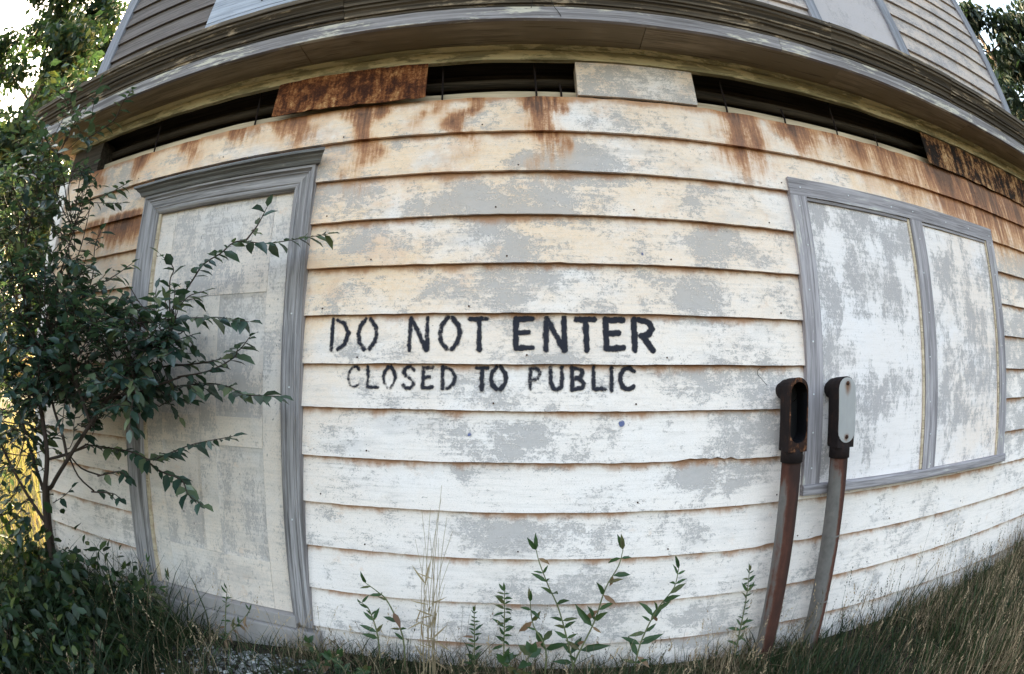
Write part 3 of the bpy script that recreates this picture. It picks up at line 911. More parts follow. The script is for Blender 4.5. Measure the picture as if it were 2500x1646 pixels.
for sgn, xw in ((-1, XL), (1, XR)):
    pr = [(xw + sgn * (-y), z) for y, z in CP]
    prism('crown_return', pr, 'Y', 0.0 if sgn < 0 else 0.0, DEPTH, M['crown'], CORN, n=8, mitre=((sgn * -1.0) if sgn < 0 else -1.0, 0) if False else (0, 0), seed=50)
    box('soffit_return', min(xw, xw + sgn * 0.22), max(xw, xw + sgn * 0.22), 0.02, DEPTH, zS + Z0, zS + 0.018 + Z0, M['soffit'], CORN)
    box('fascia_return', min(xw + sgn * 0.22, xw + sgn * 0.24), max(xw + sgn * 0.22, xw + sgn * 0.24), -0.24, DEPTH, zS + Z0 - 0.006, 1.617 + Z0, M['fascia'], CORN)

# --- upper storey
ulines = [1.85 + 0.168 * 0 + 0.0] 
zs_u = [2.176 + 0.168 * k for k in range(-2, 15)]
for k in range(len(zs_u) - 1):
    zb, zt = zs_u[k], zs_u[k + 1] + 0.006
    segs = [(XL + 0.09, -1.84, 'upper_bare'), (-0.985, 1.71, 'upper'), (2.57, XR - 0.09, 'upper')] if 1.95 < zb < 3.75 else [(XL + 0.09, -0.6, 'upper_bare'), (-0.597, XR - 0.09, 'upper')]
    for a, b, mn in segs:
        siding_board(a, b, zt, zb, M[mn], dx=0.12, nz=2, wearmaps=False, lip_attr=False)
for a, b in ((XL - 0.02, XL + 0.09), (XR - 0.09, XR + 0.02)):
    box('upper_corner_board', a, b, -0.034, 0.09, 1.80 + Z0, 5.9, M['corner'], HOUSE, 0.003)
# windows upstairs, both closed
uw = empty('upper_window', (2.14, 0, 1.95 + Z0), HOUSE)
tag(uw, 'closed upstairs window on the right with a pale grey panel')
box('panel', 1.785, 2.475, -0.012, 0.028, 1.86 + Z0, 3.70 + Z0, M['upper_panel'], uw)
box('side_casing', 1.71, 1.785, -0.034, 0.028, 1.86 + Z0, 3.70 + Z0, M['corner'], uw, 0.003)
box('side_casing', 2.475, 2.57, -0.034, 0.028, 1.86 + Z0, 3.70 + Z0, M['corner'], uw, 0.003)
box('head_casing', 1.69, 2.59, -0.036, 0.028, 3.70 + Z0, 3.80 + Z0, M['wood_x'], uw, 0.003)
uw2 = empty('upper_window', (-1.41, 0, 1.95 + Z0), HOUSE)
tag(uw2, 'closed upstairs window on the left with blue-grey boards')
for k in range(7):
    box('shutter_board', -1.84, -0.985, -0.034, 0.028, 1.86 + Z0 + k * 0.27, 1.86 + Z0 + k * 0.27 + 0.266, M['shutter'], uw2, 0.003)
V, Fq = tube_np([(-1.45, -0.034, 2.19 + Z0), (-1.45, -0.052, 2.195 + Z0), (-1.448, -0.055, 2.235 + Z0), (-1.45, -0.052, 2.27 + Z0), (-1.45, -0.034, 2.275 + Z0)], 0.006, 6)
mesh_np('pull_handle', V, [Fq], M['iron'], uw2)

# --- door and its surround
DX0, DX1, DZ0, DZ1 = -1.805, -0.992, -1.012, 0.868
door = empty('panel_door', (-1.4, 0.01, DZ0 + Z0), HOUSE)
tag(door, 'greying panelled door with flaked paint behind the shrub branches')
PAN = [(-1.690, -1.445, -0.775, -0.265), (-1.345, -1.090, -0.775, -0.265), (-1.690, -1.445, -0.135, 0.405), (-1.345, -1.090, -0.135, 0.405)]


def wear_attrs(o, grey=None, cream=0.35, rust=0.0, lip=0.0):
    me = o.data
    n = len(me.vertices)
    for k, v in (('grey', grey if grey is not None else 0.0), ('rust', rust), ('cream', cream), ('lip', lip)):
        at = me.attributes.new(k, 'FLOAT', 'POINT')
        at.data.foreach_set('value', np.broadcast_to(np.asarray(v, np.float32), (n,)).copy())
    return o


wear_attrs(FBFIX, grey=0.62, cream=0.45, rust=0.10)
yf, yb = 0.006, 0.029
bd = [('stile', DX0, -1.690, DZ0, DZ1), ('stile', -1.090, DX1, DZ0, DZ1), ('stile', -1.445, -1.345, -0.775, 0.405),
      ('rail', -1.690, -1.090, DZ0, -0.775), ('rail', -1.690, -1.445, -0.265, -0.135), ('rail', -1.345, -1.090, -0.265, -0.135), ('rail', -1.690, -1.090, 0.405, DZ1)]
for nm, a, b, z0, z1 in bd:
    wear_attrs(box(nm, a + 0.0006, b - 0.0006, yf, yb, z0 + Z0 + 0.0006, z1 + Z0 - 0.0006, M['door_panel'] if (nm == 'rail' and z1 > 0.8) else M['door'], door, 0.0015), cream=0.22)
for (a, b, z0, z1) in PAN:
    # sunk panel with sloping edge
    e = 0.022
    yo, yi = yf + 0.002, yf + 0.006
    V = [(a, yo, z0), (b, yo, z0), (b, yo, z1), (a, yo, z1), (a + e, yi, z0 + e), (b - e, yi, z0 + e), (b - e, yi, z1 - e), (a + e, yi, z1 - e), (a, yb - .002, z0), (b, yb - .002, z0), (b, yb - .002, z1), (a, yb - .002, z1)]
    V = [(x, y, z + Z0) for x, y, z in V]
    o = mesh_np('panel', V, [(4, 5, 6, 7), (0, 1, 5, 4), (1, 2, 6, 5), (2, 3, 7, 6), (3, 0, 4, 7), (0, 8, 9, 1), (1, 9, 10, 2), (2, 10, 11, 3), (3, 11, 8, 0), (11, 10, 9, 8)], M['door_panel'], door)
    fix_normals(o.data)
    wear_attrs(o, cream=0.2)
sur = empty('door_surround', (-1.4, -0.03, 0.9 + Z0), HOUSE)
tag(sur, 'bare grey moulded wooden casing around the door')
# casing section measured from the outer edge inwards: (distance from outer edge, y)
CS = [(0.0, 0.004), (0.0, -0.044), (0.014, -0.047), (0.018, -0.040), (0.024, -0.034), (0.030, -0.037), (0.036, -0.031), (0.072, -0.027), (0.077, -0.022), (0.083, -0.027), (0.092, -0.024), (0.099, -0.018), (0.104, -0.012), (0.104, 0.004)]
CB, CT = -1.05, 0.958
prism('side_casing', [(DOOR_R - d, y) for d, y in CS], 'Z', CB + Z0, CT + Z0 - 0.0 + DOOR_R * -1 * 0 , M['wood_z'], sur, n=20, jit=0.0008, mitre=(0, 0), seed=61) if False else None


def casing_upright(outer, sgn):
    """sgn +1: opening lies towards +x of the outer edge"""
    V = []; n = 24
    for k in range(n + 1):
        t = k / n
        for d, y in CS:
            top = CT - d                        # mitred head
            z = CB * (1 - t) + top * t
            V.append((outer + sgn * d + 0.0008 * math.sin(z * 9 + d * 40), y, z + Z0))
    m = len(CS)
    Fs = [(k * m + i, k * m + (i + 1) % m, (k + 1) * m + (i + 1) % m, (k + 1) * m + i) for k in range(n) for i in range(m)]
    Fs += [tuple(range(m)), tuple(range(n * m, n * m + m))]
    o = mesh_np('side_casing', V, Fs, M['wood_z'], sur)
    fix_normals(o.data)
    return o


casing_upright(DOOR_L, 1); casing_upright(DOOR_R, -1)
V = []; n = 16; m = len(CS)
for k in range(n + 1):
    t = k / n
    for d, y in CS:
        x = (DOOR_L + d + 0.0008) * (1 - t) + (DOOR_R - d - 0.0008) * t
        V.append((x, y, CT - d + Z0 + 0.001 * math.sin(x * 7)))
Fs = [(k * m + i, k * m + (i + 1) % m, (k + 1) * m + (i + 1) % m, (k + 1) * m + i) for k in range(n) for i in range(m)] + [tuple(range(m)), tuple(range(n * m, n * m + m))]
fix_normals(mesh_np('head_casing', V, Fs, M['wood_x'], sur).data)
box('stop_bead', DX0 - 0.006, DX0 + 0.010, -0.010, 0.0055, DZ0 + Z0, DZ1 + Z0 - 0.012, M['pale_inner'], sur, 0.001)
box('stop_bead', DX0 + 0.0105, DX1 - 0.004, -0.010, 0.0055, DZ1 + Z0 - 0.012, DZ1 + Z0 + 0.002, M['pale_inner'], sur, 0.001)
CAPP = [(0.003, 0.9595), (-0.050, 0.9595), (-0.056, 0.966), (-0.062, 0.978), (-0.076, 0.986), (-0.080, 0.992), (-0.096, 0.998), (-0.098, 1.008), (-0.094, 1.012), (0.003, 1.030)]
prism('cap_moulding', [(y, z + Z0) for y, z in CAPP], 'X', DOOR_L + 0.012, DOOR_R - 0.012, M['cap'], sur, n=14, jit=0.001, mitre=(0.75, -0.75), mitre_axis=0, seed=66)
box('door_sill', DX0 - 0.02, DX1 + 0.02, -0.03, 0.03, -1.075 + Z0, -1.014 + Z0, M['concrete'], sur, 0.004)
st = box('concrete_step', DOOR_L - 0.06, DOOR_R + 0.03, -0.05, 0.004, -0.45, -1.077 + Z0, M['concrete'], HOUSE, 0.006)

# --- boarded double window
wf = empty('boarded_window', (2.05, -0.02, -0.44 + Z0), HOUSE)
tag(wf, 'wide double window closed with flaked white panels in a grey frame')
WT, WB = 0.938, -0.400
yF = -0.036
ib = 0.092
prism('head_casing', [(yF, WT - 0.086 + Z0), (yF, WT + Z0), (0.003, WT + Z0), (0.003, WT - 0.086 + Z0)], 'X', WIN_L, WIN_R, M['frame_x'], wf, n=20, jit=0.0008, seed=71)
for a, b in ((WIN_L, WIN_L + ib), (2.000, 2.108), (WIN_R - ib, WIN_R)):
    prism('upright_casing', [(a, 0.003), (a, yF + 0.001), (a + 0.004, yF - 0.001), (b - 0.004, yF - 0.001), (b, yF + 0.001), (b, 0.003)], 'Z', WB + Z0, WT - 0.0868 + Z0, M['frame_z'], wf, n=20, jit=0.0008, seed=int(a * 50))
prism('sill', [(0.003, WB - 0.045 + Z0), (-0.050, WB - 0.045 + Z0), (-0.053, WB - 0.038 + Z0), (-0.053, WB - 0.008 + Z0), (-0.048, WB - 0.0006 + Z0), (0.003, WB - 0.0006 + Z0)], 'X', WIN_L - 0.004, WIN_R + 0.004, M['frame_x'], wf, n=24, jit=0.001, seed=75)


def wpanel(a, b, z0, z1, patches):
    nx, nz = 20, 34
    X, Z = np.meshgrid(np.linspace(a, b, nx + 1), np.linspace(z0, z1, nz + 1), indexing='ij')
    g = np.zeros(X.shape)
    for (cx_, cz_, rx_, rz_, am) in patches:
        d = ((X - cx_) / rx_) ** 2 + ((Z - cz_) / rz_) ** 2
        g = np.maximum(g, am * (1 - smooth01(0.0, 2.4, d)))
    Y = np.full(X.shape, -0.0215) + 0.0015 * vnoise2(X * 3, Z * 3, 8)
    front = np.stack([X, Y, Z + Z0], -1).reshape(-1, 3)
    back = front + (0, 0.012, 0)
    m_ = nz + 1
    i, j = np.meshgrid(np.arange(nx), np.arange(nz), indexing='ij')
    q = np.stack([i * m_ + j, (i + 1) * m_ + j, (i + 1) * m_ + j + 1, i * m_ + j + 1], -1).reshape(-1, 4)
    g2 = np.concatenate([g.ravel()] * 2); n2 = len(g2)
    cr = np.concatenate([np.clip(0.10 + 0.16 * smooth01(1.9, 2.6, X), 0, 1).ravel()] * 2)
    return mesh_np('panel', np.concatenate([front, back]), [np.concatenate([q, q[:, ::-1] + len(front)])], M['panel'], wf, False, {'grey': g2, 'rust': np.zeros(n2), 'cream': cr, 'lip': np.zeros(n2)})


wpanel(WIN_L + ib + 0.0005, 1.9995, WB, WT - 0.0865, [(1.36, .80, .12, .08, .8), (1.6, .78, .2, .08, .7), (1.85, .72, .14, .1, .7), (1.34, .3, .06, .3, .7), (1.6, .55, .12, .12, .5), (1.55, -.06, .14, .1, .6), (1.72, -.05, .06, .1, .5), (1.4, .15, .1, .05, .6), (1.65, .34, .25, .02, .6), (1.35, -.3, .08, .1, .4), (1.8, .45, .1, .1, .5)])
wpanel(2.1085, WIN_R - ib - 0.0005, WB, WT - 0.0865, [(2.3, .6, .12, .12, .7), (2.55, .35, .2, .1, .6), (2.6, .1, .2, .12, .8), (2.25, .05, .1, .2, .5), (2.7, .65, .12, .12, .5), (2.3, -.15, .3, .06, .6)])
for a, b in ((1.982, 1.9994), (WIN_R - ib - 0.018, WIN_R - ib - 0.0006)):
    box('stop_bead', a, b, yF + 0.006, -0.0225, WB + 0.001 + Z0, WT - 0.088 + Z0, M['pale_inner'], wf, 0.0015)
for a, b in ((WIN_L + ib + 0.001, 1.981), (2.109, WIN_R - ib - 0.0185)):
    box('head_bead', a, b, yF + 0.006, -0.0225, WT - 0.103 + Z0, WT - 0.0875 + Z0, M['frame_x'], wf, 0.0015)
nl = []
for z in (0.80, 0.62, 0.42, 0.2, -0.02, -0.18, -0.33): nl += [(WIN_L + 0.045 + 0.012 * random.uniform(-1, 1), z), (2.055 + 0.02 * random.uniform(-1, 1), z - 0.05), (WIN_R - 0.05, z + 0.03)]
for x in (1.25, 1.55, 1.86, 2.04, 2.35, 2.6, 2.86): nl += [(x, WT - 0.04 + 0.012 * random.uniform(-1, 1))]
me_n = None
for x, z in nl:
    if me_n is None:
        V, Fq = tube_np([(0, 0.0, 0), (0, -0.0012, 0), (0, -0.0024, 0)], [0.0042, 0.0042, 0.003], 8)
        V = np.vstack([V, [[0, -0.0028, 0]]])
        o = mesh_np('nail_head', V, [tuple(f) for f in Fq] + [(16 + i, 16 + (i + 1) % 8, 24) for i in range(8)], M['nail'], None)
        me_n = o.data
        bpy.data.objects.remove(o)
    o = bpy.data.objects.new('nail_head', me_n); COL.objects.link(o)
    o.location = (x, yF - 0.0008, z + Z0); attach(o, wf)
for z in (0.6, -0.0, -0.55, 0.3):
    o = bpy.data.objects.new('nail_head', me_n); COL.objects.link(o)
    o.location = (DOOR_R - 0.055, -0.0285, z + Z0); attach(o, sur)


# ------------------------------------------------------------------ the two conduits
def rounded(w, h, n=10):
    """stadium outline, width w, height h, centred"""
    r = w / 2
    out = []
    for k in range(n + 1):
        a = PI * k / n
        out.append((r * math.cos(a), h / 2 - r + r * math.sin(a)))
    for k in range(n + 1):
        a = PI + PI * k / n
        out.append((r * math.cos(a), -h / 2 + r + r * math.sin(a)))
    return out


def loft(name, rings, mat, parent, closed=(True, True), smooth=False, attrs=None):
    m = len(rings[0])
    V = [v for r in rings for v in r]
    Fs = [(k * m + i, k * m + (i + 1) % m, (k + 1) * m + (i + 1) % m, (k + 1) * m + i) for k in range(len(rings) - 1) for i in range(m)]
    if closed[0]: Fs.append(tuple(range(m - 1, -1, -1)))
    if closed[1]: Fs.append(tuple(range((len(rings) - 1) * m, len(rings) * m)))
    o = mesh_np(name, V, Fs, mat, parent, smooth, attrs)
    fix_normals(o.data)
    return o


def conduit(cx, zt, zb, covered, label):
    root = empty('conduit', (cx, -0.105, float(ground_z(cx, -0.105))))
    tag(root, label, 'conduit', 'conduits rising beside the window')
    cy = -0.105
    gz = float(ground_z(cx, cy)) - 0.12
    # pipe
    n, S = 30, 24
    V = []; rust = []
    for k in range(n + 1):
        z = gz + (zb - 0.02 + Z0 - gz) * k / n
        for i in range(S):
            a = 2 * PI * i / S
            V.append((cx + 0.012 * (1 - k / n) + 0.0425 * math.cos(a), cy + 0.02 * (1 - k / n) + 0.0425 * math.sin(a), z))
            side = math.cos(a + (0.35 if covered else 0.95))
            rust.append(0.5 * float(smooth01(0.05 if covered else -0.1, 0.75, side)) + 0.18 + (0.4 * float(smooth01(zb + Z0 - 0.22, zb + Z0 - 0.02, z)) if True else 0) + (0.20 if not covered else 0.10))
    Q = [(k * S + i, k * S + (i + 1) % S, (k + 1) * S + (i + 1) % S, (k + 1) * S + i) for k in range(n) for i in range(S)]
    pipe = mesh_np('pipe', V, Q, M['pipe'], root, True, {'rust': rust})
    if covered:
        for zc in (-0.62, -0.93):
            jf = 1 - (zc + Z0 - gz) / (zb - 0.02 + Z0 - gz)
            V, Fq = tube_np([(cx + 0.012 * jf, cy + 0.02 * jf, zc + Z0 - 0.004), (cx + 0.012 * jf, cy + 0.02 * jf, zc + Z0), (cx + 0.012 * jf, cy + 0.02 * jf, zc + Z0 + 0.004)], [0.0427, 0.0436, 0.0427], 24)
            mesh_np('pipe_joint', V, [Fq], M['pipe'], root, True, {'rust': np.full(len(V), .1)})
    # collar under the box
    V, Fq = tube_np([(cx, cy, zb + Z0 - 0.062), (cx, cy, zb + Z0 - 0.060), (cx, cy, zb + Z0 + 0.002), (cx, cy, zb + Z0 + 0.008)], [0.0435, 0.0485, 0.048, 0.044], 24)
    mesh_np('collar', V, [Fq], M['iron'], root, True)
    # elbow box: stadium section, front face to the viewer
    w, h = 0.093, zt - zb
    zc = (zt + zb) / 2 + Z0
    y0, y1 = cy + 0.046, cy - 0.046
    rings_foot = 0.016
    ou = [(x, (-h / 2 - rings_foot) if i > 10 else z) for i, (x, z) in enumerate(rounded(w, h))]; ou = [((w / 2) * (1 if 16 < i else -1) if i > 10 and abs(x) > 1e9 else x, z) for i, (x, z) in enumerate(ou)]; ib_ = rounded(w - 0.012, h - 0.014)
    rings = [[(cx + x * 0.86, y0, zc + z * 0.95) for x, z in ou], [(cx + x * 0.97, y0 - 0.012, zc + z * 0.99) for x, z in ou], [(cx + x, y1 + 0.01, zc + z) for x, z in ou], [(cx + x, y1, zc + z) for x, z in ou], [(cx + x, y1, zc + z) for x, z in ib_]]
    if not covered:
        op = rounded(w - 0.010, h - 0.036)
        rings[-1] = [(cx + x, y1, zc + z) for x, z in ou]
        loft('elbow_box', rings[:-1], M['iron'], root, (True, False))
        loft('opening_rim', [[(cx + x, y1 - 0.0004, zc + z) for x, z in ou], [(cx + x, y1 - 0.003, zc + z * 0.997) for x, z in rounded(w - 0.004, h - 0.006)], [(cx + x, y1 - 0.003, zc + z) for x, z in op], [(cx + x, y1 + 0.003, zc + z) for x, z in op]], M['rim'], root, (False, False))
        loft('hollow', [[(cx + x, y1 + 0.003, zc + z) for x, z in op], [(cx + x * 0.98, y0 - 0.008, zc + z * 0.98) for x, z in op]], M['hollow'], root, (False, True))
    else:
        loft('elbow_box', rings, M['iron'], root, (True, True))
        pl = rounded(w + 0.002, h - 0.008)
        n_ = len(pl)
        rr = [[(cx + x, y1 - 0.0006, zc + z) for x, z in pl], [(cx + x, y1 - 0.004, zc + z) for x, z in pl]]
        # plate with inner rings so rust can spread from the screws
        for s_ in (0.85, 0.6, 0.3, 0.05): rr.append([(cx + x * s_, y1 - 0.0048, zc + z * (1 - (1 - s_) * 0.55)) for x, z in pl])
        Vf = [v for r in rr for v in r]
        ru = []
        for (x, y, z) in Vf:
            d1 = math.hypot((x - cx), (z - zc - h * 0.38) * 0.45 if z < zc + h * 0.38 else (z - zc - h * 0.38)); d2 = math.hypot(x - cx, (z - zc + h * 0.40))
            ru.append(max(1 - d1 / 0.035, 1 - d2 / 0.03, 0))
        loft('cover_plate', rr, M['cover'], root, (False, True), False, {'rust': ru})
        for sgn in (1, -1):
            zz = zc + sgn * (h * 0.5 - 0.028)
            V, Fq = tube_np([(cx, y1 - 0.003, zz), (cx, y1 - 0.008, zz), (cx, y1 - 0.009, zz)], [0.0085, 0.008, 0.001], 10)
            mesh_np('screw', V, [Fq], M['rim'], root, True)
    # neck back into the wall
    zn = zt - 0.052 + Z0
    V, Fq = tube_np([(cx - 0.004, -0.012, zn), (cx - 0.004, -0.040, zn), (cx - 0.002, -0.042, zn), (cx, -0.075, zn)], [0.036, 0.036, 0.047, 0.047], 20)
    mesh_np('wall_neck', V, [Fq], M['iron'], root, True)
    V, Fq = tube_np([(cx - 0.004, -0.0275, zn), (cx - 0.004, -0.031, zn)], [0.052, 0.050], 20)
    return root


conduit(1.076, 0.048, -0.225, False, 'rust-streaked conduit with an open empty elbow box at its top')
conduit(1.334, 0.052, -0.222, True, 'galvanised conduit whose elbow box keeps its grey cover plate')

# ------------------------------------------------------------------ loose wires
def wire(pts, r, label, name='wire'):
    V, Fq = tube_np(smooth_path(pts, 6), r, 5)
    return tag(mesh_np(name, V, [Fq], M['wire'], None, True), label, 'wire')


wire([(.052, -.244, 1.600 + Z0), (.062, -.262, 1.640 + Z0), (.082, -.285, 1.672 + Z0), (.115, -.292, 1.680 + Z0), (.135, -.270, 1.645 + Z0), (.150, -.252, 1.605 + Z0), (.170, -.2445, 1.570 + Z0), (.176, -.2435, 1.548 + Z0)], 0.0016, 'thin dark wire curling over the cornice edge')
wire([(.985, -.030, .020 + Z0), (.955, -.036, .045 + Z0), (.940, -.030, .065 + Z0), (.950, -.026, .085 + Z0), (.985, -.022, .092 + Z0)], 0.0013, 'thin bent wire beside the open elbow box')


# ------------------------------------------------------------------ leaves
LEAF_T = np.array([[0, 0, 0], [.28, .25, .06], [.33, 0, -.01], [.28, -.25, .06], [.64, .22, .07], [.68, 0, -.015], [.64, -.22, .07], [1.0, 0, -.06]])
LEAF_F = np.array([[0, 2, 1], [0, 3, 2], [1, 2, 5], [1, 5, 4], [2, 3, 6], [2, 6, 5], [4, 5, 7], [5, 6, 7]])
NARROW_T = LEAF_T * np.array([1, .52, .8])
LEAF_Q = np.array([[0, 0, 0], [.5, .26, .06], [1, 0, -.03], [.5, -.26, .06]])
LEAF_QF = np.array([[0, 2, 1], [0, 3, 2]])


def frames(D, U):
    D = D / (np.linalg.norm(D, axis=1)[:, None] + 1e-9)
    S = np.cross(U, D); S /= np.linalg.norm(S, axis=1)[:, None] + 1e-9
    Nn = np.cross(D, S)
    return D, S, Nn


def leaf_batch(b, P, D, U, L, T=LEAF_T, TF=LEAF_F, a=None):
    D, S, Nn = frames(D, U)
    V = P[:, None, :] + L[:, None, None] * (T[None, :, 0:1] * D[:, None, :] + T[None, :, 1:2] * S[:, None, :] + T[None, :, 2:3] * Nn[:, None, :])
    n, m = len(P), len(T)
    Fx = (TF[None] + (np.arange(n) * m)[:, None, None]).reshape(-1, 3)
    a = RNG.uniform(0, 1, n) if a is None else a
    b.add(V.reshape(-1, 3), None, Fx, np.repeat(a, m))


LEAF_MESH = {}


def leaf_object(kind, mat, pos, D, U, L, parent, name='leaf'):
    key = (kind, mat.name, RNG.integers(0, 3))
    if key not in LEAF_MESH:
        T = {'ovate': LEAF_T, 'narrow': NARROW_T}[kind].copy()
        T[:, 1] *= RNG.uniform(.85, 1.15)
        T[7, 2] -= RNG.uniform(0, .12); T[[1, 3, 4, 6], 2] += RNG.uniform(-.02, .06)
        me = bpy.data.meshes.new('leaf')
        me.from_pydata([tuple(v) for v in T], [], [tuple(int(i) for i in f) for f in LEAF_F])
        me.materials.append(mat)
        me.polygons.foreach_set('use_smooth', np.ones(8, bool))
        LEAF_MESH[key] = me
    d, s, nn = frames(np.array([D], float), np.array([U], float))
    o = bpy.data.objects.new(name, LEAF_MESH[key]); COL.objects.link(o)
    Mx = Matrix(((d[0][0] * L, s[0][0] * L, nn[0][0] * L, pos[0]), (d[0][1] * L, s[0][1] * L, nn[0][1] * L, pos[1]), (d[0][2] * L, s[0][2] * L, nn[0][2] * L, pos[2]), (0, 0, 0, 1)))
    o.matrix_basis = Mx
    attach(o, parent)
    return o


def along(path, spacing, jitter=0.3):
    """points and tangents at even steps along a path"""
    seg = np.linalg.norm(np.diff(path, axis=0), axis=1)
    s = np.concatenate([[0], np.cumsum(seg)])
    k = max(2, int(s[-1] / spacing))
    t = (np.arange(k) + 0.7 + RNG.uniform(-jitter, jitter, k)) / (k + 0.4) * s[-1]
    P = np.stack([np.interp(t, s, path[:, i]) for i in range(3)], 1)
    P2 = np.stack([np.interp(t + 0.01, s, path[:, i]) for i in range(3)], 1)
    P1 = np.stack([np.interp(t - 0.01, s, path[:, i]) for i in range(3)], 1)
    T = P2 - P1
    T /= np.linalg.norm(T, axis=1)[:, None] + 1e-9
    return P, T


def twig_leaves(path, spacing, L0, droop=0.35):
    """alternate leaves of one twig: position, direction, up, length"""
    P, T = along(path, spacing)
    out = []
    for k in range(len(P)):
        t = T[k]
        side = np.cross(t, (0, 0, 1)); 
        if np.linalg.norm(side) < .2: side = np.cross(t, (0, 1, 0))
        side /= np.linalg.norm(side)
        sg = 1 if k % 2 else -1
        d = 0.55 * t + sg * side * RNG.uniform(.45, .9) + np.array([0, -0.12, -droop * RNG.uniform(.3, 1.6)]) + RNG.normal(0, .16, 3)
        u = np.array([0, -0.25, 1.0]) + RNG.normal(0, .35, 3)
        out.append((P[k], d, u, L0 * RNG.uniform(.55, 1.3)))
    tip = path[-1]; t = path[-1] - path[-2]
    out.append((tip, t / np.linalg.norm(t) + RNG.normal(0, .1, 3), np.array([0, -.3, 1.0]), L0 * .85))
    return out


# ------------------------------------------------------------------ tall shrub in front of the door
BR = {
'b1': [(-1.486, -0.16, 0.307), (-1.417, -0.16, 0.448), (-1.343, -0.16, 0.51), (-1.208, -0.16, 0.532), (-1.124, -0.16, 0.571), (-1.015, -0.16, 0.567), (-0.907, -0.16, 0.584), (-0.742, -0.16, 0.583)],
'b1s': [(-1.109, -0.16, 0.583), (-1.089, -0.16, 0.663), (-1.037, -0.16, 0.733)],
'b2': [(-1.642, -0.22, 0.259), (-1.442, -0.22, 0.277), (-1.262, -0.22, 0.269), (-1.139, -0.22, 0.258), (-0.994, -0.22, 0.235)],
'b3': [(-1.541, -0.2, 0.068), (-1.265, -0.2, 0.094), (-1.105, -0.2, 0.131), (-1.003, -0.2, 0.184)],
'b3b': [(-1.362, -0.24, 0.029), (-1.234, -0.24, 0.055), (-1.093, -0.24, 0.104), (-1.034, -0.24, 0.133)],
'b4': [(-1.662, -0.18, -0.043), (-1.32, -0.18, 0.005), (-1.153, -0.18, -0.004), (-1.037, -0.18, -0.032), (-0.873, -0.18, -0.033)],
'b5': [(-1.997, -0.26, -0.295), (-1.701, -0.26, -0.303), (-1.543, -0.26, -0.322), (-1.368, -0.26, -0.273), (-1.219, -0.26, -0.223), (-1.07, -0.26, -0.189)],
'b6': [(-1.562, -0.24, -0.326), (-1.516, -0.24, -0.375), (-1.375, -0.24, -0.393), (-1.291, -0.24, -0.435), (-1.209, -0.24, -0.464)],
'b7': [(-2.187, -0.3, 0.724), (-2.237, -0.3, 0.948), (-2.291, -0.3, 1.288), (-2.293, -0.3, 1.547), (-2.28, -0.3, 1.642)],
'b7b': [(-2.32, -0.28, 1.304), (-2.155, -0.28, 1.396), (-2.085, -0.28, 1.486), (-1.959, -0.28, 1.496)],
'b8': [(-2.193, -0.25, 0.918), (-2.06, -0.25, 0.944), (-1.884, -0.25, 0.958)],
'b9': [(-1.46, -0.2, 0.294), (-1.52, -0.2, 0.448), (-1.489, -0.2, 0.502), (-1.533, -0.2, 0.556)],
'b10': [(-2.08, -0.28, 0.317), (-2.028, -0.28, 0.481), (-2.014, -0.28, 0.642), (-1.911, -0.28, 0.698)],
'b11': [(-2.052, -0.25, 0.426), (-1.881, -0.25, 0.494), (-1.723, -0.25, 0.537)],
'b12': [(-2.193, -0.32, 0.397), (-2.131, -0.32, 0.626), (-2.076, -0.32, 0.812), (-2.012, -0.32, 0.866)],
'b13': [(-1.924, -0.3, -0.506), (-1.811, -0.3, -0.504), (-1.731, -0.3, -0.513)],
'b14': [(-1.861, -0.3, -0.424), (-1.737, -0.3, -0.394), (-1.672, -0.3, -0.414)],
}
SHRUB = empty('tall_shrub', (-2.15, -0.48, float(ground_z(-2.15, -0.48))))
tag(SHRUB, 'tall dark green leafy shrub reaching across the door from the left', 'shrub')
gb = float(ground_z(-2.15, -0.48)) - Z0 - 0.05
MAIN = [
 ([(-2.16, -.50, gb), (-2.136, -.5, -.632), (-2.06, -.5, -.357), (-2.08, -.5, -.20), (-2.116, -.5, -.096), (-2.163, -.5, .152), (-2.37, -.5, .464), (-2.45, -.48, .816), (-2.40, -.42, 1.2), (-2.36, -.38, 1.5)], .016, .004),
 ([(-2.20, -.46, gb), (-2.17, -.45, -.589), (-2.11, -.45, -.492), (-1.942, -.45, -.347), (-1.80, -.42, -.20), (-1.70, -.36, -.06), (-1.56, -.30, .06), (-1.47, -.22, .20), (-1.46, -.19, .30)], .014, .004),
 ([(-1.942, -.45, -.347), (-1.972, -.45, -.246), (-2.066, -.45, -.091), (-2.2, -.43, .2), (-2.20, -.36, .5), (-2.19, -.31, .75)], .009, .004),
 ([(-1.78, -.42, -.17), (-1.896, -.42, -.0), (-2.009, -.42, .09), (-2.20, -.42, .28), (-2.55, -.42, .6), (-2.75, -.45, .9)], .009, .003),
 ([(-2.06, -.5, -.357), (-2.0, -.40, -.33), (-1.95, -.3, -.30)], .007, .004),
 ([(-2.12, -.47, -.60), (-2.3, -.45, -.35), (-2.55, -.42, .0), (-2.75, -.40, .35), (-2.9, -.4, .7)], .011, .004),
 ([(-2.14, -.48, -.70), (-2.3, -.6, -.4), (-2.45, -.7, -.05), (-2.55, -.72, .3)], .010, .003),
]
paths = []
for pts, r0, r1 in MAIN:
    p_ = smooth_path([(x, y, z + Z0) for x, y, z in pts], 4)
    V, Fq = tube_np(p_, np.linspace(r0, r1, len(p_)), 7)
    mesh_np('stem', V, [Fq], M['stem'], SHRUB, True)
    paths.append(p_)
big = []
tw = Batch()
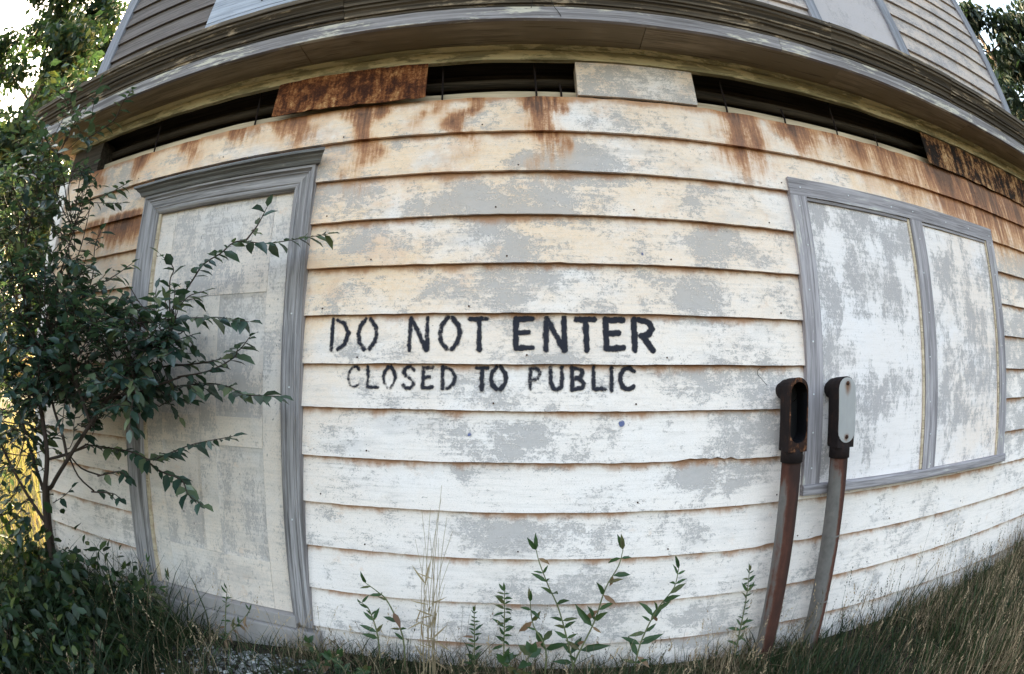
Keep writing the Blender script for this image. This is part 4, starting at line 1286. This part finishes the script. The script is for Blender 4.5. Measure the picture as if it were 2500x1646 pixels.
for k, pts in BR.items():
    pp = np.array(pts, float)
    pp[:, 1] += 0.05 * np.sin(np.arange(len(pp)) * 1.3) - 0.02
    p_ = smooth_path([(x, y, z + Z0) for x, y, z in pp], 5)
    V, Fq = tube_np(p_, np.linspace(.0045, .0016, len(p_)), 5)
    tw.add(V, Fq)
    lv = twig_leaves(p_, 0.021 if k in ('b1', 'b2', 'b3', 'b4', 'b5', 'b6') else 0.030, 0.074)
    big += lv
# join twigs to the stems
for a, c in (((-1.46, -.19, .30), BR['b1'][0]), ((-1.56, -.30, .06), BR['b2'][0]), ((-1.56, -.30, .06), BR['b3'][0]), ((-1.70, -.36, -.06), BR['b4'][0]), ((-2.06, -.5, -.357), BR['b5'][0]), ((-1.70, -.36, -.06), BR['b3b'][0]), ((-2.2, -.43, .2), BR['b10'][0]), ((-2.2, -.43, .2), BR['b11'][0]), ((-2.20, -.36, .5), BR['b12'][0]), ((-2.19, -.31, .75), BR['b7'][0]), ((-2.2, -.35, .9), BR['b8'][0]), ((-2.0, -.40, -.33), BR['b13'][0]), ((-2.0, -.40, -.33), BR['b14'][0])):
    V, Fq = tube_np(smooth_path([np.array(a) + (0, 0, Z0), (np.array(a) + np.array(c)) / 2 + (0, -.02, Z0 - .015), np.array(c) + (0, 0, Z0)], 3), .0045, 5)
    tw.add(V, Fq)
# side twigs filling the body of the shrub
mass = Batch()


def body(n):
    out = []
    boxes = [(-2.45, -1.38, -.60, -.16, -.12, .34, .50), (-2.80, -1.75, -.85, -.22, -.25, .55, .40), (-2.75, -2.0, -.85, -.22, .35, 1.0, .30), (-2.75, -2.1, -.75, -.25, .9, 1.40, .12), (-1.75, -1.30, -.36, -.14, -.08, .36, .10), (-2.7, -2.0, -.9, -.3, -.75, -.2, .10)]
    w = np.array([b[6] for b in boxes]); w /= w.sum()
    for _ in range(n):
        b = boxes[RNG.choice(len(boxes), p=w)]
        out.append((RNG.uniform(b[0], b[1]), RNG.uniform(b[2], b[3]), RNG.uniform(b[4], b[5])))
    return out


allp = np.vstack(paths)
for c in body(800):
    c = np.array(c) + (0, 0, Z0)
    # shoot grows from the nearest stem out through the point
    d = c - allp; k = np.argmin((d ** 2).sum(1) + RNG.uniform(0, .05, len(allp)))
    a = allp[k]
    ln = RNG.uniform(.10, .22)
    dirv = (c - a); dirv /= np.linalg.norm(dirv) + 1e-6
    dirv = dirv * .8 + np.array([RNG.normal(0, .3), RNG.normal(-.05, .25), RNG.normal(.15, .3)])
    dirv /= np.linalg.norm(dirv)
    p_ = smooth_path([c - dirv * ln * .5, c + RNG.normal(0, .012, 3), c + dirv * ln * .5 + (0, 0, -.015)], 3)
    p_[:, 1] = np.minimum(p_[:, 1], -.10)
    V, Fq = tube_np(p_, .0022, 4); tw.add(V, Fq)
    if RNG.uniform() < .45:
        V, Fq = tube_np(smooth_path([a, (a + p_[0]) / 2 + (0, 0, -.02), p_[0]], 2), .0028, 4); tw.add(V, Fq)
    for (P_, D_, U_, L_) in twig_leaves(p_, .027, .066):
        leaf_batch(mass, np.array([P_]), np.array([D_]), np.array([U_]), np.array([L_]))
tw.build('twigs', M['stem'], SHRUB, True)
RNG.shuffle(big) if False else None
for (P_, D_, U_, L_) in big[:300]:
    P_ = np.array(P_); P_[1] = min(P_[1], -.07)
    leaf_object('ovate', M['leaf'], P_, D_, U_, L_, SHRUB)
for (P_, D_, U_, L_) in big[300:]:
    leaf_batch(mass, np.array([P_]), np.array([D_]), np.array([U_]), np.array([L_]))
o = mass.build('foliage', M['leaf'], SHRUB, True)
tag(o, None, None, None, 'stuff')


# ------------------------------------------------------------------ low bramble at the foot of the shrub
def leafy_mound(name, label, cat, cx, cy, rx, ry, h, n, L, mat, z_off=0.0, stems=14):
    gz = float(ground_z(cx, cy))
    root = empty(name, (cx, cy, gz))
    tag(root, label, cat)
    sb = Batch(); lb = Batch()
    tips = []
    for k in range(stems):
        a = RNG.uniform(0, 2 * PI); r = math.sqrt(RNG.uniform(0, 1))
        t = np.array([cx + rx * r * math.cos(a), cy + ry * r * math.sin(a), gz + h * RNG.uniform(.45, 1.0) * (1 - .35 * r)])
        b0 = np.array([cx + rx * .35 * r * math.cos(a), cy + ry * .35 * r * math.sin(a), gz - .03])
        p_ = smooth_path([b0, (b0 + t) / 2 + (0, 0, h * .15), t], 4)
        V, Fq = tube_np(p_, np.linspace(.006, .002, len(p_)), 5); sb.add(V, Fq)
        tips.append(p_)
    for k in range(n):
        p_ = tips[RNG.integers(len(tips))]
        i = RNG.integers(2, len(p_))
        P_ = p_[i] + RNG.normal(0, 1, 3) * np.array([rx * .16, ry * .16, h * .14])
        P_[2] = max(P_[2], gz + .01)
        D_ = RNG.normal(0, 1, 3) + np.array([0, -.3, -.35])
        leaf_batch(lb, np.array([P_]), np.array([D_]), np.array([[RNG.normal(0, .4), -.4 + RNG.normal(0, .3), 1.0]]), np.array([L * RNG.uniform(.6, 1.25)]))
    sb.build('stems', M['stem'], root, True)
    tag(lb.build('foliage', mat, root, True), None, None, None, 'stuff')
    return root


leafy_mound('bramble', 'low dark bramble below the tall shrub at the house corner', 'bramble', -2.25, -.62, .48, .35, .68, 1500, .068, M['leaf_low'], stems=24)
leafy_mound('bramble', 'low bramble leaning on the bottom of the left door casing', 'bramble', -1.90, -.32, .24, .20, .52, 520, .06, M['leaf_low'], stems=14)
leafy_mound('shrub', 'second leafy shrub at the left picture edge, added to shade the door', 'shrub', -2.62, -1.22, .42, .38, 1.75, 1500, .07, M['leaf'], stems=30)  # mostly out of view; added to hold sky light off the door side
leafy_mound('bramble', 'low straggling bramble between the gravel and the lower left corner', 'bramble', -1.72, -.72, .34, .26, .30, 520, .055, M['leaf_low'], stems=22)
leafy_mound('bramble', 'dark bramble nearest the camera at the lower left edge', 'bramble', -2.05, -1.10, .42, .30, .46, 900, .065, M['leaf_low'], stems=18)


# ------------------------------------------------------------------ weeds along the wall
def weed(label, stems, L, kind, spacing, mat=None, brown=.2, name='weed_plant', group='weeds along the foot of the wall'):
    L = L * 1.12
    brown = brown * .5
    spacing = spacing * .85
    x0, y0 = stems[0][0][0], stems[0][0][1]
    gz = float(ground_z(x0, y0))
    root = empty(name, (x0, y0, gz))
    tag(root, label, 'weed', group)
    for pts in stems:
        pts = [(x, y + .015 * math.sin(i * 1.7), z + Z0) for i, (x, y, z) in enumerate(pts)]
        pts = [(pts[0][0], pts[0][1], gz - .02)] + pts
        p_ = smooth_path(pts, 4)
        V, Fq = tube_np(p_, np.linspace(.0042, .0016, len(p_)), 6)
        mesh_np('stem', V, [Fq], M['stem_green'], root, True)
        P, T = along(p_[3:], spacing)
        for k in range(len(P)):
            for sg in ((1, -1) if kind == 'narrow' and RNG.uniform() < .75 else ((1,) if k % 2 else (-1,))):
                d = .75 * T[k] + np.array([sg * RNG.uniform(.35, 1.1), RNG.normal(-.25, .5), RNG.normal(-.12, .4)])
                frac = k / len(P)
                br = RNG.uniform() < brown * (1.5 - 1.2 * frac)
                if br: d = d + np.array([0, 0, -1.3])
                leaf_object(kind, M['leaf_brown'] if br else (mat or M['leaf_weed']), P[k], d, np.array([RNG.normal(0, .3), -.8, .7]), L * RNG.uniform(.45, 1.3) * (1.1 - .35 * frac), root)
        for k in range(2):
            leaf_object(kind, mat or M['leaf_weed'], p_[-1], np.array([RNG.normal(0, .5), RNG.normal(0, .3), 1.0]), np.array([0, -1, .2]), L * .7, root)
    return root


weed('two-stemmed tall weed with pointed leaves at the middle of the wall', [[(0.216, -0.12, -1.084), (0.152, -0.12, -0.846), (0.105, -0.12, -0.731), (0.066, -0.12, -0.628), (0.053, -0.12, -0.584)], [(0.222, -0.12, -1.084), (0.288, -0.12, -0.899), (0.318, -0.12, -0.742), (0.359, -0.12, -0.647), (0.376, -0.12, -0.59)]], .085, 'narrow', .062, brown=.35)
weed('leafy weed leaning right between the double-stemmed weed and the conduits', [[(0.473, -0.12, -1.101), (0.492, -0.12, -0.986), (0.533, -0.12, -0.845), (0.587, -0.12, -0.753), (0.605, -0.12, -0.682)]], .075, 'narrow', .045, brown=.25)
weed('weed leaning left, right of the door casing', [[(-0.455, -0.12, -0.986), (-0.511, -0.12, -0.84), (-0.547, -0.12, -0.788), (-0.589, -0.12, -0.752)]], .07, 'narrow', .05, brown=.35)
weed('short weed nearest the right door casing', [[(-0.559, -0.12, -1.0), (-0.591, -0.12, -0.886), (-0.615, -0.12, -0.846)]], .06, 'narrow', .045)
weed('weed with a brown tip just left of the double-stemmed weed', [[(0.106, -0.14, -1.004), (0.053, -0.14, -0.895), (0.037, -0.14, -0.784)]], .075, 'narrow', .055, brown=.5)
weed('feathery upright weed right of the dry stalk clump', [[(-0.057, -0.10, -1.084), (-0.058, -0.10, -0.897), (-0.06, -0.10, -0.759)]], .05, 'narrow', .026, brown=.1)
weed('short feathery weed beside the dry stalk clump', [[(-0.174, -0.10, -1.09), (-0.174, -0.10, -0.975), (-0.174, -0.10, -0.853)]], .04, 'narrow', .024, brown=.1)
weed('slim feathery weed left of the open conduit', [[(0.933, -0.10, -1.05), (0.942, -0.10, -0.859), (0.927, -0.10, -0.729)]], .045, 'narrow', .024, brown=.1)
weed('broad-leaved low weed under the double-stemmed weed', [[(0.02, -.2, -1.12), (0.03, -.21, -1.03), (0.05, -.22, -.97)], [(0.02, -.2, -1.12), (-.02, -.22, -1.05), (-.05, -.23, -1.01)]], .07, 'ovate', .03, brown=.0)
weed('broad-leaved low weed below the right door casing', [[(-.80, -.2, -1.14), (-.81, -.2, -1.08), (-.83, -.21, -1.03)], [(-.80, -.2, -1.14), (-.74, -.22, -1.09), (-.69, -.22, -1.06)]], .055, 'ovate', .03, brown=.1)
weed('sprawling low weed in front of the gravel', [[(-.66, -.26, -1.15), (-.68, -.26, -1.10), (-.72, -.26, -1.05)], [(-.66, -.26, -1.15), (-.60, -.27, -1.10), (-.57, -.28, -1.07)]], .05, 'ovate', .028, brown=.15)
weed('thin weed with sparse leaves below the door', [[(-1.30, -.15, -1.15), (-1.28, -.15, -1.0), (-1.24, -.15, -.88)], [(-1.30, -.15, -1.15), (-1.18, -.16, -1.02), (-1.12, -.17, -.95)]], .045, 'narrow', .04, brown=.5)
weed('bright leafy weed at the foot of the left door casing', [[(-1.72, -.22, -1.2), (-1.70, -.22, -1.0), (-1.66, -.22, -.82)], [(-1.72, -.22, -1.2), (-1.60, -.23, -1.0), (-1.52, -.23, -.86)]], .065, 'narrow', .045, brown=.1)


# ------------------------------------------------------------------ grass
def blades(b, X, Y, H, lean, width, a, seedp=0.0, bend=.35):
    n = len(X)
    Zg = ground_z(X, Y) - .012
    cl = vnoise2(X * 3.3, Y * 3.3, 51) * .6 + vnoise2(X * 9.0, Y * 9.0, 52) * .4
    H = H * np.clip(.82 + .75 * cl, .3, 1.7)
    a = np.clip(a + .22 * vnoise2(X * 2.3 + 9, Y * 2.3, 53), 0, 1)
    az = RNG.uniform(0, 2 * PI, n)
    bx = np.cos(az) * bend * H * RNG.uniform(.2, 1.0, n) + lean[0] * H
    by = np.sin(az) * bend * H * RNG.uniform(.2, 1.0, n) + lean[1] * H
    fa = RNG.uniform(0, 2 * PI, n)
    wx, wy = np.cos(fa) * width, np.sin(fa) * width
    V = np.zeros((n, 7, 3))
    for k, (t, wk) in enumerate(((0, 1.0), (.4, .9), (.75, .6))):
        px = X + bx * t ** 2; py = Y + by * t ** 2; pz = Zg + H * (t - .12 * t * t)
        V[:, 2 * k] = np.stack([px - wx * wk, py - wy * wk, pz], 1)
        V[:, 2 * k + 1] = np.stack([px + wx * wk, py + wy * wk, pz], 1)
    V[:, 6] = np.stack([X + bx, Y + by, Zg + H * .88], 1)
    V[:, :, 1] = np.where(V[:, :, 1] > -.03, np.where(Y[:, None] < 0, -.03, V[:, :, 1]), V[:, :, 1])
    off = (np.arange(n) * 7)[:, None]
    Q = np.concatenate([off + np.array([0, 1, 3, 2]), off + np.array([2, 3, 5, 4])])
    T = off + np.array([4, 5, 6])
    b.add(V.reshape(-1, 3), Q, T, np.repeat(a, 7))
    # seed heads
    s = np.nonzero(RNG.uniform(0, 1, n) < seedp)[0]
    if len(s):
        for rep in range(7):
            t = 1 - .035 * rep
            P = np.stack([X[s] + bx[s] * t, Y[s] + by[s] * t, Zg[s] + H[s] * (.88 * t)], 1)
            D = np.stack([bx[s], by[s], H[s]], 1); D /= np.linalg.norm(D, axis=1)[:, None]
            D = D + RNG.normal(0, .35, D.shape)
            leaf_batch(b, P, D, RNG.normal(0, 1, D.shape), np.full(len(s), .014) * RNG.uniform(.7, 1.3, len(s)), LEAF_Q * np.array([1, .7, 1]), LEAF_QF, np.clip(a[s] + .15, 0, 1))


def scatter(n, x0, x1, y0, y1, dens=None):
    X = RNG.uniform(x0, x1, n); Y = RNG.uniform(y0, y1, n)
    if dens is not None:
        k = RNG.uniform(0, 1, n) < dens(X, Y)
        X, Y = X[k], Y[k]
    return X, Y


gravel_area = lambda X, Y: np.exp(-(((X + 1.12) / .42) ** 2 + ((Y + .28) / .28) ** 2))
b = Batch()
X, Y = scatter(20000, 1.0, 5.2, -1.7, -.035, lambda X, Y: np.clip(.22 + .5 * (X - 1.0), 0, 1))
H = RNG.uniform(.12, .33, len(X)) * (0.5 + .65 * smooth01(1.2, 3.4, X))
blades(b, X, Y, H, (.10, 0), .0024, np.clip(RNG.beta(1.5, 1.4, len(X)), 0, 1), .03)
X, Y = scatter(700, 1.5, 4.6, -1.3, -.06)
blades(b, X, Y, RNG.uniform(.30, .55, len(X)) * (0.75 + .25 * smooth01(1.5, 3.0, X)), (.10, 0), .0011, RNG.uniform(.5, 1.0, len(X)), .8, .3)
X, Y = scatter(2600, 1.0, 5.0, -1.5, -.04)
blades(b, X, Y, RNG.uniform(.10, .34, len(X)) * (.6 + .4 * smooth01(1.2, 3.0, X)), (.05, 0), .0042, RNG.uniform(.25, .48, len(X)), 0, .6)
X, Y = scatter(5000, 1.0, 5.0, -1.6, -.03)
blades(b, X, Y, RNG.uniform(.06, .16, len(X)), (.25, -.2), .0022, RNG.uniform(.5, .85, len(X)), 0, 2.2)
X, Y = scatter(3000, 1.0, 5.0, -1.6, -.03)
blades(b, X, Y, RNG.uniform(.10, .30, len(X)), (.1, 0), .0036, RNG.uniform(.0, .12, len(X)), 0, .6)
X, Y = scatter(170, 1.35, 3.9, -.45, -.05)
blades(b, X, Y, RNG.uniform(.32, .62, len(X)), (.16, 0), .0010, RNG.uniform(.35, .9, len(X)), 1.0, .25)
X, Y = scatter(90, .55, 1.6, -.35, -.05)
blades(b, X, Y, RNG.uniform(.25, .55, len(X)), (.12, 0), .0010, RNG.uniform(.5, 1.0, len(X)), .7, .4)
tag(b.build('grass', M['grass'], None), 'tall dry and green grass along the wall below the window', 'grass', None, 'stuff')
b = Batch()
X, Y = scatter(5200, -1.0, 1.4, -.42, -.03, lambda X, Y: 1 - .85 * gravel_area(X, Y))
blades(b, X, Y, RNG.uniform(.04, .17, len(X)), (.0, 0), .0016, RNG.beta(1.8, 1.6, len(X)), .02, .6)
X, Y = scatter(520, -1.0, 1.4, -.30, -.04)
blades(b, X, Y, RNG.uniform(.12, .34, len(X)), (.05, 0), .0009, RNG.uniform(.45, 1.0, len(X)), .35, .5)
X, Y = scatter(1300, -1.9, 1.4, -.40, -.03, lambda X, Y: 1 - .95 * gravel_area(X, Y))
blades(b, X, Y, RNG.uniform(.05, .17, len(X)), (.1, -.1), .0034, RNG.uniform(.0, .5, len(X)), 0, 1.2)
X, Y = scatter(2200, -2.0, 1.4, -.34, -.03, lambda X, Y: 1 - .9 * gravel_area(X, Y))
blades(b, X, Y, RNG.uniform(.05, .13, len(X)), (.2, -.2), .0018, RNG.uniform(.0, .8, len(X)), 0, 2.2)
tag(b.build('grass', M['grass'], None), 'short sparse grass at the foot of the middle wall', 'grass', None, 'stuff')
b = Batch()
X, Y = scatter(11000, -3.3, -1.0, -1.7, -.04, lambda X, Y: 1 - .97 * gravel_area(X, Y))
blades(b, X, Y, RNG.uniform(.10, .42, len(X)) * (.6 + .4 * smooth01(-1.3, -2.0, X)), (.06, -.06), .0020, RNG.beta(1.0, 2.4, len(X)), .04, 1.1)
X, Y = scatter(420, -2.7, -1.1, -1.2, -.06)
blades(b, X, Y, RNG.uniform(.25, .52, len(X)), (.08, -.02), .0011, RNG.uniform(.55, 1.0, len(X)), .5, .7)
X, Y = scatter(2200, -3.2, -1.45, -1.6, -.05)
blades(b, X, Y, RNG.uniform(.15, .50, len(X)), (.04, -.05), .0042, RNG.uniform(.0, .22, len(X)), 0, 1.0)
tag(b.build('grass', M['grass'], None), 'dark tangled grass under the shrub at the lower left', 'grass', None, 'stuff')
b = Batch()
X, Y = scatter(26000, -16, -2.95, -4, 9, lambda X, Y: np.clip(1.3 - .09 * np.hypot(X + 3, Y), .15, 1))
blades(b, X, Y, RNG.uniform(.25, .75, len(X)), (.05, -.03), .0045, RNG.uniform(0, 1, len(X)), .03, .4)
tag(b.build('meadow_grass', M['meadow'], None), 'sunlit yellow meadow grass beyond the left house corner', 'grass', None, 'stuff')
b = Batch()
X, Y = scatter(9000, 4.1, 16, -3, 8)
blades(b, X, Y, RNG.uniform(.2, .5, len(X)), (.05, 0), .004, RNG.beta(1.6, 1.9, len(X)), .02, .4)
tag(b.build('grass', M['grass'], None), 'rough grass beyond the right house corner', 'grass', None, 'stuff')

# clump of tall dry stalks
DRY = empty('dry_stalk_clump', (-.335, -.2, float(ground_z(-.335, -.2))))
tag(DRY, 'clump of tall thin dry stalks in front of the wall', 'dry grass')
tips = [(-.355, -.427), (-.327, -.425), (-.282, -.378), (-.239, -.49), (-.373, -.527), (-.30, -.44), (-.29, -.52), (-.34, -.56), (-.265, -.45), (-.31, -.60), (-.35, -.68), (-.25, -.60), (-.28, -.33), (-.32, -.5), (-.27, -.7), (-.36, -.75)]
for (tx, tz) in tips:
    bx = -.335 + RNG.normal(0, .022); by = -.2 + RNG.normal(0, .02)
    g0 = float(ground_z(bx, by))
    p_ = smooth_path([(bx, by, g0 - .02), (bx + (tx - bx) * .25 + RNG.normal(0, .006), by + RNG.normal(0, .01), g0 + (tz + Z0 - g0) * .4), (bx + (tx - bx) * .6, by + RNG.normal(0, .015), g0 + (tz + Z0 - g0) * .75), (tx, by + RNG.normal(0, .02), tz + Z0)], 4)
    bb = Batch()
    V, Fq = tube_np(p_, np.linspace(.0017, .0007, len(p_)), 4); bb.add(V, Fq, None, RNG.uniform(0, .7))
    for k in range(RNG.integers(0, 4)):
        i = RNG.integers(2, 7)
        leaf_batch(bb, p_[i:i + 1], np.array([[RNG.normal(0, .8), RNG.normal(0, .4), RNG.normal(.2, .7)]]), np.array([[0, -1., .3]]), np.array([RNG.uniform(.05, .11)]), NARROW_T * np.array([1, .28, 1]))
    bb.build('stalk', M['straw'], DRY, True)

# gravel by the door step
gvb = Batch()
ico = np.array([(1, 0, 0), (-1, 0, 0), (0, 1, 0), (0, -1, 0), (0, 0, 1), (0, 0, -1)], float)
icf = np.array([(0, 2, 4), (2, 1, 4), (1, 3, 4), (3, 0, 4), (2, 0, 5), (1, 2, 5), (3, 1, 5), (0, 3, 5)])
for k in range(900):
    x = -1.12 + RNG.normal(0, .27); y = -.24 - abs(RNG.normal(0, .16)) + .1
    if y > -.06: continue
    r = RNG.uniform(.004, .012) * (1 + (RNG.uniform() < .08))
    gvb.add(ico * r * RNG.uniform(.6, 1.2, (6, 1)) * np.array([1, 1, .6]) + np.array([x, y, float(ground_z(x, y)) + r * .25]), None, icf, RNG.uniform())


def mat_gravel():
    q = N('gravel_stone')
    col = q.ramp(q.attr('rnd'), [(0.0, (0.05, 0.05, 0.05)), (0.5, (0.16, 0.155, 0.15)), (1.0, (0.46, 0.45, 0.43))])
    return q.done(col, 0.9, 0.2)


tag(gvb.build('gravel', mat_gravel(), None), 'pale gravel scattered on dark soil before the door', 'gravel', None, 'stuff')


# ------------------------------------------------------------------ trees
def tree(name, label, x, y, h, spread, trunk_h, leaf_n, L, mat, lean=(0, 0), seed=1, droop=.2, clump=.55, lowest=.22):
    rg = np.random.default_rng(seed)
    gz = float(ground_z(x, y))
    root = empty(name, (x, y, gz))
    tag(root, label, 'tree')
    top = np.array([x + lean[0], y + lean[1], gz + h * .93])
    tp = smooth_path([(x, y, gz - .1), (x + lean[0] * .3 + rg.normal(0, .1), y + lean[1] * .3 + rg.normal(0, .1), gz + h * .4), tuple(top)], 8)
    wood = Batch()
    V, Fq = tube_np(tp, np.linspace(h * .022, h * .004, len(tp)), 10)
    mesh_np('trunk', V, [Fq], M['bark'], root, True)
    ends = []
    nl = 26
    for k in range(nl):
        t = lowest + (0.98 - lowest) * (k + rg.uniform(0, 1)) / nl
        i = int(t * (len(tp) - 1)); a = tp[i]
        az = k * 2.4 + rg.normal(0, .4)
        reach = spread * (1.0 - .62 * ((t - lowest) / (1 - lowest)) ** 1.6) * rg.uniform(.65, 1.1)
        e = a + np.array([math.cos(az) * reach, math.sin(az) * reach, reach * rg.uniform(.15, .7) - droop * reach])
        m_ = (a + e) / 2 + np.array([0, 0, reach * .12]) + rg.normal(0, .1, 3)
        p_ = smooth_path([a, m_, e], 5)
        V, Fq = tube_np(p_, np.linspace(h * .0075 * (1.2 - t), h * .0016, len(p_)), 6); wood.add(V, Fq)
        for s in range(5):
            j = rg.integers(3, len(p_)); c = p_[j]
            d = rg.normal(0, 1, 3) * np.array([1, 1, .6]); d /= np.linalg.norm(d)
            e2 = c + d * reach * rg.uniform(.2, .45)
            q_ = smooth_path([c, (c + e2) / 2 + (0, 0, .05), e2], 3)
            V, Fq = tube_np(q_, np.linspace(h * .0024, h * .0008, len(q_)), 4); wood.add(V, Fq)
            ends.append((e2, reach)); ends.append(((c + e2) / 2, reach))
        ends.append((e, reach))
    wood.build('limbs', M['bark'], root, True)
    E = np.array([e for e, _ in ends])
    R_ = np.array([r for _, r in ends])
    idx = rg.integers(0, len(E), leaf_n)
    P = E[idx] + rg.normal(0, 1, (leaf_n, 3)) * (clump * np.array([.42, .42, .32]))[None] * (.5 + .5 * R_[idx] / spread)[:, None]
    P[:, 2] = np.maximum(P[:, 2], gz + .3)
    D = rg.normal(0, 1, (leaf_n, 3)) + np.array([0, 0, -.5 - droop])
    U = rg.normal(0, .5, (leaf_n, 3)) + np.array([0, 0, 1.0])
    lb = Batch()
    leaf_batch(lb, P, D, U, L * rg.uniform(.65, 1.25, leaf_n), LEAF_T if leaf_n < 9000 else LEAF_Q * np.array([1, 1.0, 1]), LEAF_F if leaf_n < 9000 else LEAF_QF, rg.uniform(0, 1, leaf_n))
    tag(lb.build('crown', mat, root), None, None, None, 'stuff')
    return root


tree('broadleaf_tree', 'tall backlit tree close behind the left house corner', -8.6, 2.2, 9.2, 3.1, 2, 34000, .17, M['leaf_tree'], (.3, 0), 3)
tree('broadleaf_tree', 'backlit tree at the far left edge with sky showing through', -9.8, .1, 7.0, 2.6, 2, 22000, .16, M['leaf_tree'], (0, 0), 5)
tree('broadleaf_tree', 'smaller tree filling the gap low behind the shrub', -8.2, .7, 3.2, 1.4, .6, 9000, .12, M['leaf_tree'], (0, 0), 8, lowest=.12)
tree('broadleaf_tree', 'rounded tree farther back on the left', -15, 5.0, 10, 4.0, 2, 14000, .24, M['leaf_tree'], (0, 0), 11)
tree('drooping_tree', 'dark drooping tree behind the right house corner', 9.0, 2.3, 9.0, 2.5, 2, 26000, .18, M['leaf_dark'], (0, 0), 13, droop=.6)
tree('drooping_tree', 'dark tree at the far right edge of the picture', 9.2, -.3, 9.5, 2.0, 2, 14000, .18, M['leaf_dark'], (0, 0), 17, droop=.6)
